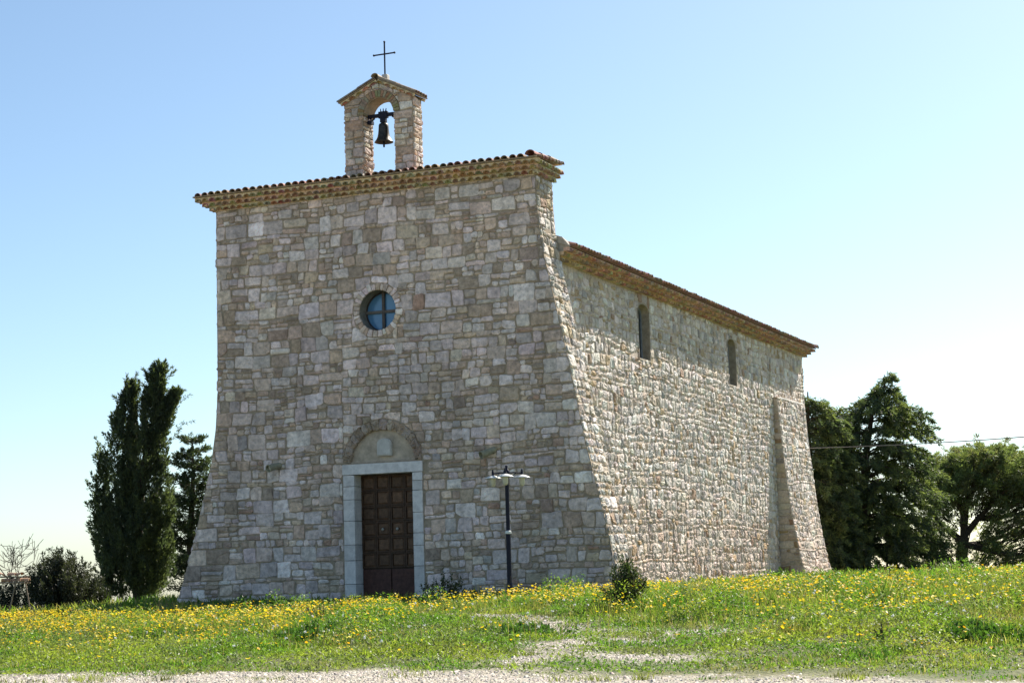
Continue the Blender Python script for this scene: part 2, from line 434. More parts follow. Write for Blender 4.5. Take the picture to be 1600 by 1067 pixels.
MC = (.40, .32, .235)
def fill_loops(B, loops, mp, col):
    """flat polygon with holes"""
    bm = bmesh.new(); es = []
    for lp in loops:
        vs = [bm.verts.new((p[0], p[1], 0)) for p in lp]
        for i in range(len(vs)): es.append(bm.edges.new((vs[i], vs[(i+1) % len(vs)])))
    bmesh.ops.triangle_fill(bm, use_beauty=True, use_dissolve=False, edges=es)
    bm.verts.index_update()
    B.add([mp(v.co.x, v.co.y, 0) for v in bm.verts], [[v.index for v in f.verts] for f in bm.faces], col); bm.free()
def arc(cx, cz, rx, rz, a0, a1, n): return [(cx+rx*math.cos(a0+(a1-a0)*i/n), cz+rz*math.sin(a0+(a1-a0)*i/n)) for i in range(n+1)]
fmp = lambda u, v, h: (u, -h, v)
def build_front():
    R = random.Random(11); B = MB(); B.mi = 1
    zs = [-.9, -.5, 0, .16, .7, 1.3, 1.9, 2.6, 3.3, 4.1, 5.0, 5.6, 6.2, 6.7, 7.3, 7.85]
    outer = [(px(z), z) for z in zs]+[(7.19, 8.06), (0, 8.06)]+[(lx(z), z) for z in reversed(zs)]
    door = [(3.02, -.6), (4.53, -.6), (4.53, 2.3), (3.02, 2.3)]
    lun = arc(3.77, 2.45, .76, .68, 0, math.pi, 16)
    oc = arc(OC[0], OC[1], .47, .47, 0, 2*math.pi, 28)[:-1]
    fill_loops(B, [outer, door, lun, oc], fmp, MC)
    fill_loops(B, [outer], lambda u, v, h: (u, DF, v), MC)     # back of the screen wall
    n = len(outer); vs = [(u, y, v) for (u, v) in outer for y in (0, DF)]
    B.add(vs, [(2*i, 2*i+1, 2*((i+1) % n)+1, 2*((i+1) % n)) for i in range(n)], MC)
    wall(B, (-1.3, -.7, 10.3, 8.7), S_FRONT, fmp, R, PAL_F, clip_front, gap=.019, h0=.022, bev=.013, rc=.026, tilt=.026, rough=.0035, jit=.015)
    # right (sunlit) end of the front wall, following the batter
    def rmp(u, v, h):
        s, a, b = nrm(px, v); return (px(v)+h*a, u, v+h*b)
    wall(B, (0.012, -.7, DF-.02, 8.55), S_SIDE, rmp, R, PAL_S, lambda P: clip_poly(clip_poly(P, (DF-.01, 0), (1, 0)), (.005, 0), (-1, 0)),
         gap=.034, h0=.02, bev=.022, rc=.03, tilt=.06, rough=.005, jit=.02)
    # left end, out of sight from the meadow
    def lmp(u, v, h): return (lx(v)-h, DF-u, v)
    wall(B, (0.012, -.7, DF-.02, 8.55), S_SIDE, lmp, R, PAL_F, None, gap=.026, h0=.03, bev=.02, rc=.025, tilt=.05, rough=.004)
    # voussoirs round the oculus
    B.mi = 0; a = 0
    while a < 2*math.pi-.05:
        da = min(R.uniform(.15, .25), 2*math.pi-a)
        if 2*math.pi-a-da < .1: da = 2*math.pi-a
        r1 = .40; r2 = R.uniform(.53, .58)
        P = [(OC[0]+r*math.cos(t), OC[1]+r*math.sin(t)) for r, t in ((r1, a), (r2, a), (r2, a+da), (r1, a+da))]
        stone(B, P, fmp, R, pick(R, PAL_F[2:6]+PAL_F[:1]), .016, .024, .008, .012, .02, .0025); a += da
    # rough stone arch over the lunette
    a = 0
    while a < math.pi-.02:
        da = min(R.uniform(.13, .24), math.pi-a)
        if math.pi-a-da < .08: da = math.pi-a
        P = [(3.77+rx*math.cos(t), 2.45+rz*math.sin(t)) for rx, rz, t in ((.70, .625, a), (.86, .825, a), (.86, .825, a+da), (.70, .625, a+da))]
        stone(B, P, fmp, R, tuple(c*.66 for c in pick(R, PAL_F[2:4])), .003, .034, .010, .012, .05, .010, depth=.1); a += da
    B.build('facade_wall', [M_STONE, M_MORTAR], church)
build_front()

def build_door():
    R = random.Random(5)
    # jambs and lintel of dressed limestone
    B = MB(); 
    def jamb(x0, x1, cuts, y1):
        for a, b in zip(cuts[:-1], cuts[1:]):
            s = R.uniform(.9, 1.1); B.box((x0+R.uniform(0, .004), -.035-R.uniform(0, .006), a+.004), (x1, y1, b-.004), (.68*s, .64*s, .61*s), .008)
    jamb(2.895, 3.143, [-.6, .06, .52, .83, 1.3, 1.72, 1.98, 2.205], .30)
    J1 = B; B = MB()
    jamb(4.417, 4.635, [-.6, .38, .78, 1.02, 1.42, 1.85, 2.04, 2.205], .30)
    df = empty('door', (3.78, .27, 0)); df.parent = church; df.location = (3.78-3.6, .27, 0)
    J1.build('jamb', M_JAMB, df); B.build('jamb', M_JAMB, df)
    B = MB(); B.box((2.885, -.05, 2.21), (4.645, .30, 2.415), (.74, .70, .67), .01); B.build('lintel', M_JAMB, df)
    # two leaves of framed square panels
    for (x0, x1, hx) in ((3.143, 3.779, 3.62), (3.781, 4.417, 3.94)):
        B = MB(); y = .27; c = (.085, .046, .025); k = (.075, .04, .022)
        B.box((x0, y+.02, -.2), (x1, y+.06, 2.24), (.035, .018, .010))
        nz = 6; z0, z1 = .36, 2.2; cw = (x1-x0)/2
        B.box((x0+.01, y-.005, -.2), (x1-.01, y+.02, .34), (.085, .036, .027), .006)
        for i in range(2):
            for j in range(nz):
                a = z0+(z1-z0)*j/nz; b = z0+(z1-z0)*(j+1)/nz; u0, u1 = x0+cw*i, x0+cw*(i+1); t = .034
                s = R.uniform(.8, 1.25); cc = tuple(q*s for q in c)
                # rails and stiles round the panel, then a sunk raised-and-fielded panel
                B.box((u0+.002, y-.012, a+.002), (u1-.002, y+.02, a+t), k, .005); B.box((u0+.002, y-.012, b-t), (u1-.002, y+.02, b-.002), k, .005)
                B.box((u0+.002, y-.012, a+t), (u0+t, y+.02, b-t), k, .005); B.box((u1-t, y-.012, a+t), (u1-.002, y+.02, b-t), k, .005)
                m = t+.03
                B.add([(u0+t, y+.016, a+t), (u1-t, y+.016, a+t), (u1-t, y+.016, b-t), (u0+t, y+.016, b-t),
                       (u0+m, y-.004, a+m), (u1-m, y-.004, a+m), (u1-m, y-.004, b-m), (u0+m, y-.004, b-m)],
                      [(0, 1, 5, 4), (1, 2, 6, 5), (2, 3, 7, 6), (3, 0, 4, 7), (4, 5, 6, 7)], tuple(q*1.5 for q in cc))
        lf = B.build('door_leaf', M_WOOD, df)
        B = MB(); B.lathe((hx, y-.004, 1.12), [(.0, .05), (.02, .048), (.03, .035), (.028, .02), (.012, .012), (.012, -.01)], 14, (.36, .34, .30), (0, -1, 0))
        hb = B.build('handle', M_FRAME, lf, smooth=True)
    B = MB(); B.box((3.1, .33, -.3), (4.46, .5, 2.4), (.02, .02, .02)); B.build('door_backing', M_WOOD, df)
    # lunette: plaster field with a small worn relief
    lu = arc(3.77, 2.43, .78, .70, 0, math.pi, 20); B = MB()
    B.add([(p[0], .055+.01*float(vnoise(p[0]*5, p[1]*5)), p[1]) for p in lu], [tuple(range(len(lu)))])
    l = B.build('lunette', M_PLASTER, church)
    B = MB(); q = [(3.65, 2.56), (3.66, 2.555), (3.955, 2.555), (3.965, 2.57), (3.965, 2.80)]+arc(3.808, 2.80, .157, .10, 0, math.pi, 8)[1:-1]+[(3.65, 2.80)]
    bm = bmesh.new(); f = bm.faces.new([bm.verts.new((p[0], .05, p[1])) for p in q]); r = bmesh.ops.extrude_face_region(bm, geom=[f])
    for v in r['geom']:
        if isinstance(v, bmesh.types.BMVert): v.co.y = -.03
    bmesh.ops.recalc_face_normals(bm, faces=bm.faces); bmesh.ops.bevel(bm, geom=[e for e in bm.edges if all(v.co.y < 0 for v in e.verts)], offset=.02, segments=2, affect='EDGES')
    B.bm(bm, (.58, .55, .50)); B.build('relief_stone', M_JAMB, l)
build_door()

def build_oculus():
    R = random.Random(3); n = 36; y1 = .30
    oc = empty('window', (0, 0, 0)); oc.parent = church; oc.location = (OC[0]-3.6, 0, OC[1])
    tag(oc, 'round oculus with blue glass and cross bars')
    B = MB()
    vs = []; 
    for y in (.0, .12, .24, y1+.03):
        vs += [(OC[0]+(.405+R.gauss(0, .003))*math.cos(2*math.pi*k/n), y, OC[1]+(.405+R.gauss(0, .003))*math.sin(2*math.pi*k/n)) for k in range(n)]
    B.add(vs, [(i*n+k, i*n+(k+1) % n, (i+1)*n+(k+1) % n, (i+1)*n+k) for i in range(3) for k in range(n)], (.25, .235, .20))
    vs = [(OC[0]+r*math.cos(2*math.pi*k/n), 0.006, OC[1]+r*math.sin(2*math.pi*k/n)) for r in (.405, .475) for k in range(n)]
    B.add(vs, [(k, (k+1) % n, n+(k+1) % n, n+k) for k in range(n)], MC)
    B.build('reveal', M_MORTAR, oc)
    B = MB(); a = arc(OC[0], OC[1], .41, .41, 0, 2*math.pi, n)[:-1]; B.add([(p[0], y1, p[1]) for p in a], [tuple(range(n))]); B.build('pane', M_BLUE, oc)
    B = MB(); c = (.10, .085, .075)
    B.box((OC[0]-.03, y1-.05, OC[1]-.40), (OC[0]+.03, y1-.008, OC[1]+.40), c, .004)
    B.box((OC[0]-.40, y1-.054, OC[1]-.028), (OC[0]-.031, y1-.01, OC[1]+.028), (.15, .14, .125), .004)
    B.box((OC[0]+.031, y1-.054, OC[1]-.028), (OC[0]+.40, y1-.01, OC[1]+.028), (.15, .12, .10), .004)
    vs = [(OC[0]+r*math.cos(2*math.pi*k/n), y, OC[1]+r*math.sin(2*math.pi*k/n)) for r, y in ((.405, y1-.02), (.375, y1-.02), (.375, y1-.004)) for k in range(n)]
    B.add(vs, [(i*n+k, i*n+(k+1) % n, (i+1)*n+(k+1) % n, (i+1)*n+k) for i in range(2) for k in range(n)], (.05, .045, .045))
    B.build('frame', M_FRAME, oc)
build_oculus()

# ---------------------------------------------------------------- tiled eaves (rows of half-round tiles bedded in mortar)
TILEC = [(.45, .28, .19), (.42, .25, .17), (.52, .37, .25), (.49, .38, .25), (.42, .32, .22), (.58, .45, .31), (.37, .25, .18)]
BED = (.72, .56, .37)
def romanelle(B, mp, L0, L1, z0, nrow, rh, steps, pitch, R, ends=(0, 0)):
    """mp(a, o, z): along, outward, up. ends: how much each row grows per step at the two ends"""
    for k in range(nrow):
        o1 = steps*(k+1); ob = o1-steps-.01; oa = o1-min(steps, .09); za, zb = z0+rh*k, z0+rh*(k+1)
        a0, a1 = L0-ends[0]*(k+1), L1+ends[1]*(k+1); n = max(1, round((a1-a0)/pitch)); p = (a1-a0)/n
        bed = tuple(c*R.uniform(.9, 1.1) for c in BED)
        of_ = o1-.012; zt_ = zb-.003
        B.add([mp(a0, of_, za), mp(a0, ob, za), mp(a0, ob, zt_), mp(a0, of_, zt_), mp(a1, of_, za), mp(a1, ob, za), mp(a1, ob, zt_), mp(a1, of_, zt_)],
              [(0, 1, 2, 3), (4, 7, 6, 5), (3, 2, 6, 7), (1, 5, 6, 2)], bed)
        for i in range(n):
            c = a0+(i+.5+R.gauss(0, .03))*p; rx = p*R.uniform(.31, .40); rz = rh*R.uniform(.52, .76); S = 6
            tc = tuple(x*R.uniform(.75, 1.15) for x in R.choice(TILEC)); jo = R.uniform(-.012, .012); zd = za-R.uniform(0, .008)
            ar = [(c-rx*math.cos(math.pi*j/S), zd+rz*math.sin(math.pi*j/S)) for j in range(S+1)]
            al = [(c-(rx+.012)*math.cos(math.pi*j/S), zd+(rz+.012)*math.sin(math.pi*j/S)) for j in range(S+1)]
            e0, e1 = a0+i*p, a0+(i+1)*p
            top = [(e0+(e1-e0)*j/S, zb) for j in range(S+1)]
            of = o1-.012; ol = o1+.012+jo
            vs = [mp(a, of, z) for a, z in al]+[mp(a, of, z) for a, z in top]+[mp(e0, of, za), mp(e1, of, za)]
            B.add(vs, [(j, j+1, S+1+j+1, S+1+j) for j in range(S)]+[(2*S+2, 0, S+1), (S, 2*S+3, 2*S+1)], bed)
            lip = tuple(x*R.uniform(.9, 1.2) for x in (tc if R.random() < .5 else (.38, .27, .15)))
            vs = [mp(a, ol, z) for a, z in ar]+[mp(a, ol, z) for a, z in al]+[mp(a, of-.003, z) for a, z in al]
            B.add(vs, [(j, j+1, S+2+j, S+1+j) for j in range(S)]+[(S+1+j, S+2+j, 2*S+3+j, 2*S+2+j) for j in range(S)], lip)
            vs = [mp(a, ol, z) for a, z in ar]+[mp(a, oa+.01, z) for a, z in ar]
            B.add(vs, [(j, S+1+j, S+2+j, j+1) for j in range(S)]+[tuple(range(S+1, 2*S+2))], tc)
            B.add([mp(e0, of, za), mp(al[0][0], of, za), mp(al[0][0], ob, za), mp(e0, ob, za), mp(al[S][0], of, za), mp(e1, of, za), mp(e1, ob, za), mp(al[S][0], ob, za)],
                  [(0, 3, 2, 1), (4, 7, 6, 5)], bed)
            if oa > ob+.005: B.add([mp(al[0][0], oa+.01, za), mp(al[S][0], oa+.01, za), mp(al[S][0], ob, za), mp(al[0][0], ob, za)], [(0, 3, 2, 1)], bed)
def barrel(B, p0, p1, r0, r1, side, up, R, col, S=6, th=.013):
    """one curved cover tile from p0 (lower end) to p1"""
    p0, p1, side, up = Vector(p0), Vector(p1), Vector(side), Vector(up)
    vs = []
    for (p, r) in ((p0, r0), (p1, r1)):
        for q in (r, r-th):
            for j in range(S+1):
                t = math.pi*j/S; vs.append(p-side*q*math.cos(t)+up*q*.85*math.sin(t))
    m = S+1; F = []
    for j in range(S):
        F += [(j, j+1, 2*m+j+1, 2*m+j), (m+j, 3*m+j, 3*m+j+1, m+j+1), (j, m+j, m+j+1, j+1), (2*m+j, 2*m+j+1, 3*m+j+1, 3*m+j)]
    B.add(vs, F, col)
def tcol(R): return tuple(x*R.uniform(.8, 1.2) for x in R.choice([(.30, .18, .125), (.27, .165, .12), (.34, .23, .16), (.26, .18, .14), (.37, .27, .20)]))

def build_front_cornice():
    R = random.Random(21); B = MB(); z0 = 7.85; rh = .08
    romanelle(B, lambda a, o, z: (a, -o, z), 0, 7.19, z0, 3, rh, .118, .165, R, (.10, .066))
    romanelle(B, lambda a, o, z: (7.19+o, a, z), 0.0, DF+.08, z0, 3, rh, .066, .165, R, (.1, .03))
    romanelle(B, lambda a, o, z: (-o, a, z), 0.0, DF, z0, 3, rh, .10, .165, R, (.1, .1))
    B.box((-.02, -.02, 7.835), (7.21, .0, 7.85), BED)
    B.build('facade_cornice', M_TILE, church)
    # little roof over the front wall
    B = MB(); zf = z0+3*rh; dz = .10
    def top(x, y): return zf+.005+dz*(y+.36)/1.4
    x0, x1 = -.33, 7.37
    B.add([(x0, -.38, top(0, -.38)), (x1, -.38, top(0, -.38)), (x1, 1.02, top(0, 1.02)), (x0, 1.02, top(0, 1.02)),
           (x0, -.38, top(0, -.38)+.03), (x1, -.38, top(0, -.38)+.03), (x1, 1.02, top(0, 1.02)+.03), (x0, 1.02, top(0, 1.02)+.03)],
          [(0, 3, 2, 1), (4, 5, 6, 7), (0, 1, 5, 4), (1, 2, 6, 5), (2, 3, 7, 6), (3, 0, 4, 7)], (.34, .25, .16))
    n = 46
    for i in range(n):
        x = x0+.06+(x1-x0-.12)*(i+.5)/n
        if i < n-1: 
            for a, b in ((-.43+R.uniform(-.02, .02), .05), (.0, .55), (.5, 1.06)):
                j = R.gauss(0, .004)
                barrel(B, (x+j, a, top(x, a)+.03+R.gauss(0, .003)), (x+j, b, top(x, b)+.022), .073, .062, (1, 0, 0), (0, 0, 1), R, tcol(R))
    for a, b in ((-.45, .05), (0.0, .5), (.45, .98)):
        barrel(B, (x1-.10, a, top(x, a)+.055), (x1-.10, b, top(x, b)+.045), .105, .09, (1, 0, 0), (0, 0, 1), R, tcol(R), 8, .016)
    for i in range(7):      # short verge tiles on the right end
        y = -.36+1.3*(i+.5)/7
        barrel(B, (x1+.09, y, top(x, y)-.01), (x1-.08, y, top(x, y)+.03), .07, .06, (0, 1, 0), (0, 0, 1), R, tcol(R))
    B.build('facade_roof', M_TILE, church)
build_front_cornice()

# ---------------------------------------------------------------- bell gable
def build_gable():
    R = random.Random(31); g = empty('bell_gable', (3.79, .28, 8.1)); g.parent = church; g.location = (3.79-3.6, .28, 8.1)
    X0, X1, A0, A1, Y0, Y1, ZB, ZS, ZE, ZA = 3.02, 4.55, 3.45, 4.135, .08, .50, 8.08, 9.49, 9.76, 10.13
    cx = (A0+A1)/2; ra = (A1-A0)/2
    B = MB(); B.mi = 1
    out = [(X0, ZB), (A0+.02, ZB), (A0+.02, ZS)]+[(cx-(ra-.02)*math.cos(math.pi*i/12), ZS+(ra-.02)*math.sin(math.pi*i/12)) for i in range(1, 12)]+[(A1-.02, ZS), (A1-.02, ZB), (X1, ZB), (X1, ZE), (cx, ZA), (X0, ZE)]
    # inside faces stay 2 cm behind the stones
    out = [(p[0]-.04 if p[0] in (A0+.02,) else p[0]+.04 if p[0] == A1-.02 else p[0], p[1]) for p in out]
    for y in (Y0, Y1): fill_loops(B, [out], lambda u, v, h, y=y: (u, y, v), MC)
    n = len(out); B.add([(u, y, v) for (u, v) in out for y in (Y0, Y1)], [(2*i, 2*((i+1) % n), 2*((i+1) % n)+1, 2*i+1) for i in range(n)], MC)
    def clip(P):
        cxp = sum(p[0] for p in P)/len(P); cz = sum(p[1] for p in P)/len(P)
        s = (ZA-ZE)/(cx-X0)
        P = clip_poly(P, (X0, ZE), (-s, 1)) if cxp < cx else clip_poly(P, (X1, ZE), (s, 1))
        if len(P) < 3: return P
        P = clip_poly(clip_poly(P, (X0, 0), (-1, 0)), (X1, 0), (1, 0))
        if len(P) < 3: return P
        if cz < ZS:
            if A0+.05 < cxp < A1-.05: return []
            P = clip_poly(P, (A0-.005, 0), (1, 0)) if cxp < cx else clip_poly(P, (A1+.005, 0), (-1, 0))
        else:
            d = math.hypot(cxp-cx, cz-ZS); 
            if d < .25: return []
            nn = ((cx-cxp)/d, (ZS-cz)/d); P = clip_poly(P, (cx-nn[0]*(ra+.13), ZS-nn[1]*(ra+.13)), nn)
        return P
    kw = dict(gap=.018, h0=.028, bev=.014, rc=.018, tilt=.05, rough=.004, jit=.01, wa=.02)
    def both(mp, rects, cl, pal):
        for r in rects: wall(B, r, S_TOWER, mp, R, pal, cl, **kw)
    rects = [(X0, ZB, A0-X0, ZS-ZB), (A1, ZB, X1-A1, ZS-ZB), (X0, ZS, X1-X0, ZA-ZS)]
    PT = PAL_S[:4]+PAL_F[:5]
    PT = [((c[0]*.92, c[1]*.9, c[2]*.86), k) for c, k in PT]
    both(lambda u, v, h: (u, Y0-h, v), rects, clip, PT)
    both(lambda u, v, h: (2*cx-u, Y1+h, v), [(2*cx-X1, ZB, X1-A1, ZS-ZB), (2*cx-A0, ZB, A0-X0, ZS-ZB), (2*cx-X1, ZS, X1-X0, ZA-ZS)],
         lambda P: [(2*cx-p[0], p[1]) for p in reversed(clip([(2*cx-p[0], p[1]) for p in reversed(P)]))], PT)
    cl2 = lambda P: clip_poly(clip_poly(P, (Y0, 0), (-1, 0)), (Y1, 0), (1, 0))
    both(lambda u, v, h: (X1+h, u, v), [(Y0, ZB, Y1-Y0, ZE-ZB)], cl2, PT)
    both(lambda u, v, h: (X0-h, Y0+Y1-u, v), [(Y0, ZB, Y1-Y0, ZE-ZB)], cl2, PT)
    both(lambda u, v, h: (A0-.02+h, u, v), [(Y0, ZB, Y1-Y0, ZS-ZB)], cl2, PT)
    both(lambda u, v, h: (A1+.02-h, Y0+Y1-u, v), [(Y0, ZB, Y1-Y0, ZS-ZB)], cl2, PT)
    B.build('masonry', [M_STONE, M_MORTAR], g)
    # brick ring of the arch, front face to back face
    B = MB(); nb = 20
    for i in range(nb):
        a, b = math.pi*i/nb+.012, math.pi*(i+1)/nb-.012; c = tuple(x*R.uniform(.8, 1.15) for x in R.choice([(.34, .24, .14), (.30, .24, .16), (.36, .27, .18), (.30, .17, .10)]))
        P = [(cx-r*math.cos(t), ZS+r*math.sin(t)) for r, t in ((ra-.005, a), (ra+.125, a), (ra+.125, b), (ra-.005, b))]
        vs = [(p[0], y, p[1]) for y in (Y0-.03, Y1+.03) for p in P]
        B.add(vs, [(0, 1, 2, 3), (7, 6, 5, 4), (0, 3, 7, 4), (1, 5, 6, 2), (0, 4, 5, 1), (3, 2, 6, 7)], c)
    B.build('brick_arch', M_TILE, g)
    # tiled saddle roof with a row of bedded tiles under the verge
    B = MB(); s = (ZA-ZE)/(cx-X0)
    for sg, xe in ((-1, X0), (1, X1)):
        hx = abs(cx-xe); L = math.hypot(hx, ZA-ZE); d = Vector((sg*hx/L, 0, -(ZA-ZE)/L)); nn = Vector((sg*(ZA-ZE)/L, 0, hx/L)); apex = Vector((cx, 0, ZA))
        romanelle(B, lambda a, o, z: tuple(apex+d*a+nn*z+Vector((0, Y0-.02-o, 0))), .0, L+.06, -.005, 1, .06, .05, .19, R)
        romanelle(B, lambda a, o, z: tuple(apex+d*a+nn*z+Vector((0, Y1+.02+o, 0))), .0, L+.06, -.005, 1, .06, .05, .19, R)
        q = [apex+d*t+nn*h+Vector((0, y, 0)) for t in (0, L+.08) for y in (Y0-.08, Y1+.08) for h in (.06, .085)]
        B.add([tuple(v) for v in q], [(0, 4, 6, 2), (1, 3, 7, 5), (0, 1, 5, 4), (2, 6, 7, 3), (4, 5, 7, 6)], (.33, .26, .19))
        for j in range(4):
            y = Y0-.03+(Y1-Y0+.06)*(j+.5)/4
            for a, b in ((L+.09, L*.5), (L*.55, -.02)):
                barrel(B, tuple(apex+d*(a+R.uniform(-.015, .015))+nn*.085+Vector((0, y, 0))), tuple(apex+d*b+nn*.078+Vector((0, y, 0))), .066, .056, (0, 1, 0), tuple(nn), R, tuple(.6*q+.4*k for q, k in zip(tcol(R), (.34, .29, .22))))
        yv = Y0-.09
        for a, b in ((L+.09, L*.45), (L*.5, 0)):
            barrel(B, tuple(apex+d*a+nn*.085+Vector((0, yv+.03, 0))), tuple(apex+d*b+nn*.08+Vector((0, yv+.03, 0))), .06, .052, (0, 1, 0), tuple(nn), R, tuple(.6*q+.4*k for q, k in zip(tcol(R), (.34, .29, .22))))
    barrel(B, (cx, Y0-.16, ZA+.085), (cx, Y1+.1, ZA+.075), .085, .075, (1, 0, 0), (0, 0, 1), R, (.36, .30, .23), 8)
    B.build('gable_roof', M_TILE, g)
    B = MB(); B.box((cx-.03+.04, .22, ZA+.06), (cx+.13, .36, ZA+.2), (.5, .47, .42), .02)
    B.box((cx-.04, .2, ZA+.1), (cx+.12, .38, ZA+.17), (.5, .47, .42), .03); B.build('cross_base', M_JAMB, g)
    B = MB(); x = cx+.055; y = .29; c = (.02, .02, .05)
    B.tube([(x, y, 10.18), (x, y, 11.02)], .017, 8, c); B.tube([(x-.235, y-.018, 10.76), (x+.235, y-.018, 10.76)], .016, 8, c)
    for p in ((x, y, 11.02), (x-.235, y-.018, 10.76), (x+.235, y-.018, 10.76)):
        bm = bmesh.new(); bmesh.ops.create_uvsphere(bm, u_segments=8, v_segments=6, radius=.024)
        for v in bm.verts: v.co += Vector(p)
        B.bm(bm, c)
    B.build('iron_cross', M_IRON, g)
    # the bell hangs from its own headstock
    bx, by = cx+.0, .29
    t = empty('bell', (bx, by, 8.93), 'dark bronze bell with iron headstock hanging in the gable arch', 'bell')
    B = MB(); prof = [(.0, .40), (.05, .40), (.085, .385), (.10, .36), (.104, .30), (.108, .24), (.115, .18), (.13, .11), (.155, .055), (.185, .015), (.195, .0), (.18, -.004), (.15, .03), (.12, .09), (.10, .2), (.09, .33), (.0, .36)]
    B.lathe((bx, by, 8.93), prof, 28); B.build('bell_body', M_BRONZE, t, smooth=True)
    B = MB()
    B.box((A0-.03, by-.035, 9.46), (A1+.03, by+.035, 9.53), bev=.006)
    B.box((bx-.10, by-.045, 9.43), (bx+.10, by+.045, 9.57), bev=.012)
    B.box((bx-.06, by-.05, 9.34), (bx+.06, by+.05, 9.44), bev=.01)
    for k in (-1, 0, 1):
        B.tube([(bx+k*.05, by, 9.55), (bx+k*.065, by, 9.635)], [.016, .008], 6)
    B.tube([(bx-.30, by, 9.49), (bx-.27, by, 9.40), (bx-.2, by, 9.45)], .02, 6); B.tube([(bx+.30, by, 9.49), (bx+.27, by, 9.40), (bx+.2, by, 9.45)], .02, 6)
    B.tube([(bx, by, 9.31), (bx, by, 9.36)], .035, 8)
    B.box((A0-.02, by-.06, 9.33), (A0+.10, by+.06, 9.40), bev=.005)
    B.build('headstock', M_IRON, t)
    B = MB(); B.tube([(bx, by, 9.25), (bx, by, 8.95), (bx, by, 8.9), (bx, by, 8.83)], [.012, .014, .024, .018], 8); B.build('clapper', M_IRON, t, smooth=True)
build_gable()

# ---------------------------------------------------------------- nave
NX = 7.15; NY1 = 21.05; NZ = 6.30
WIN = ((6.0, 6.76, 4.84, 5.92), (13.08, 13.8, 4.84, 5.88))
BY0, BY1 = 17.4, 20.55
def bp(z): return float(np.interp(z, [-.8, -.2, .25, 1, 2, 3, 3.8, 4.86, 5.0], [1.0, .78, .62, .48, .355, .26, .19, .13, .1]))
def arch_top(y, a, b, z, rise=.16):
    t = (y-(a+b)/2)/((b-a)/2); return z+rise*math.sqrt(max(0, 1-t*t))
def win_loop(w, e=0):
    a, b, z0, z1 = w; return [(a-e, z0-e), (b+e, z0-e)]+[((a+b)/2+((b-a)/2+e)*math.cos(math.pi*i/10), z1+(.16+e)*math.sin(math.pi*i/10)) for i in range(11)]
def clip_nave(P):
    cu = sum(p[0] for p in P)/len(P); cv = sum(p[1] for p in P)/len(P)
    P = clip_poly(P, (NY1, 0), (1, 0))
    for (a, b, z0, z1) in WIN:
        if len(P) < 3: return P
        if a-.5 < cu < b+.5 and z0-.4 < cv < z1+.6:
            if a < cu < b and z0 < cv < z1+.1: return []
            if cv < z0: P = clip_poly(P, (0, z0), (0, 1))
            elif cv > z1+.1: P = clip_poly(P, (0, arch_top(min(max(cu, a), b), a, b, z1)), (0, -1))
            elif cu < a: P = clip_poly(P, (a, 0), (1, 0))
            else: P = clip_poly(P, (b, 0), (-1, 0))
    if len(P) >= 3 and BY0-.3 < cu < BY1+.3 and cv < 4.8:
        if BY0+.1 < cu < BY1-.1: return []
    return P
def pink(c, u, v):
    t = min(1, max(0, (2.4-v)/2.0))*.62; return (c[0]*(1-.04*t), c[1]*(1-.20*t), c[2]*(1-.28*t))
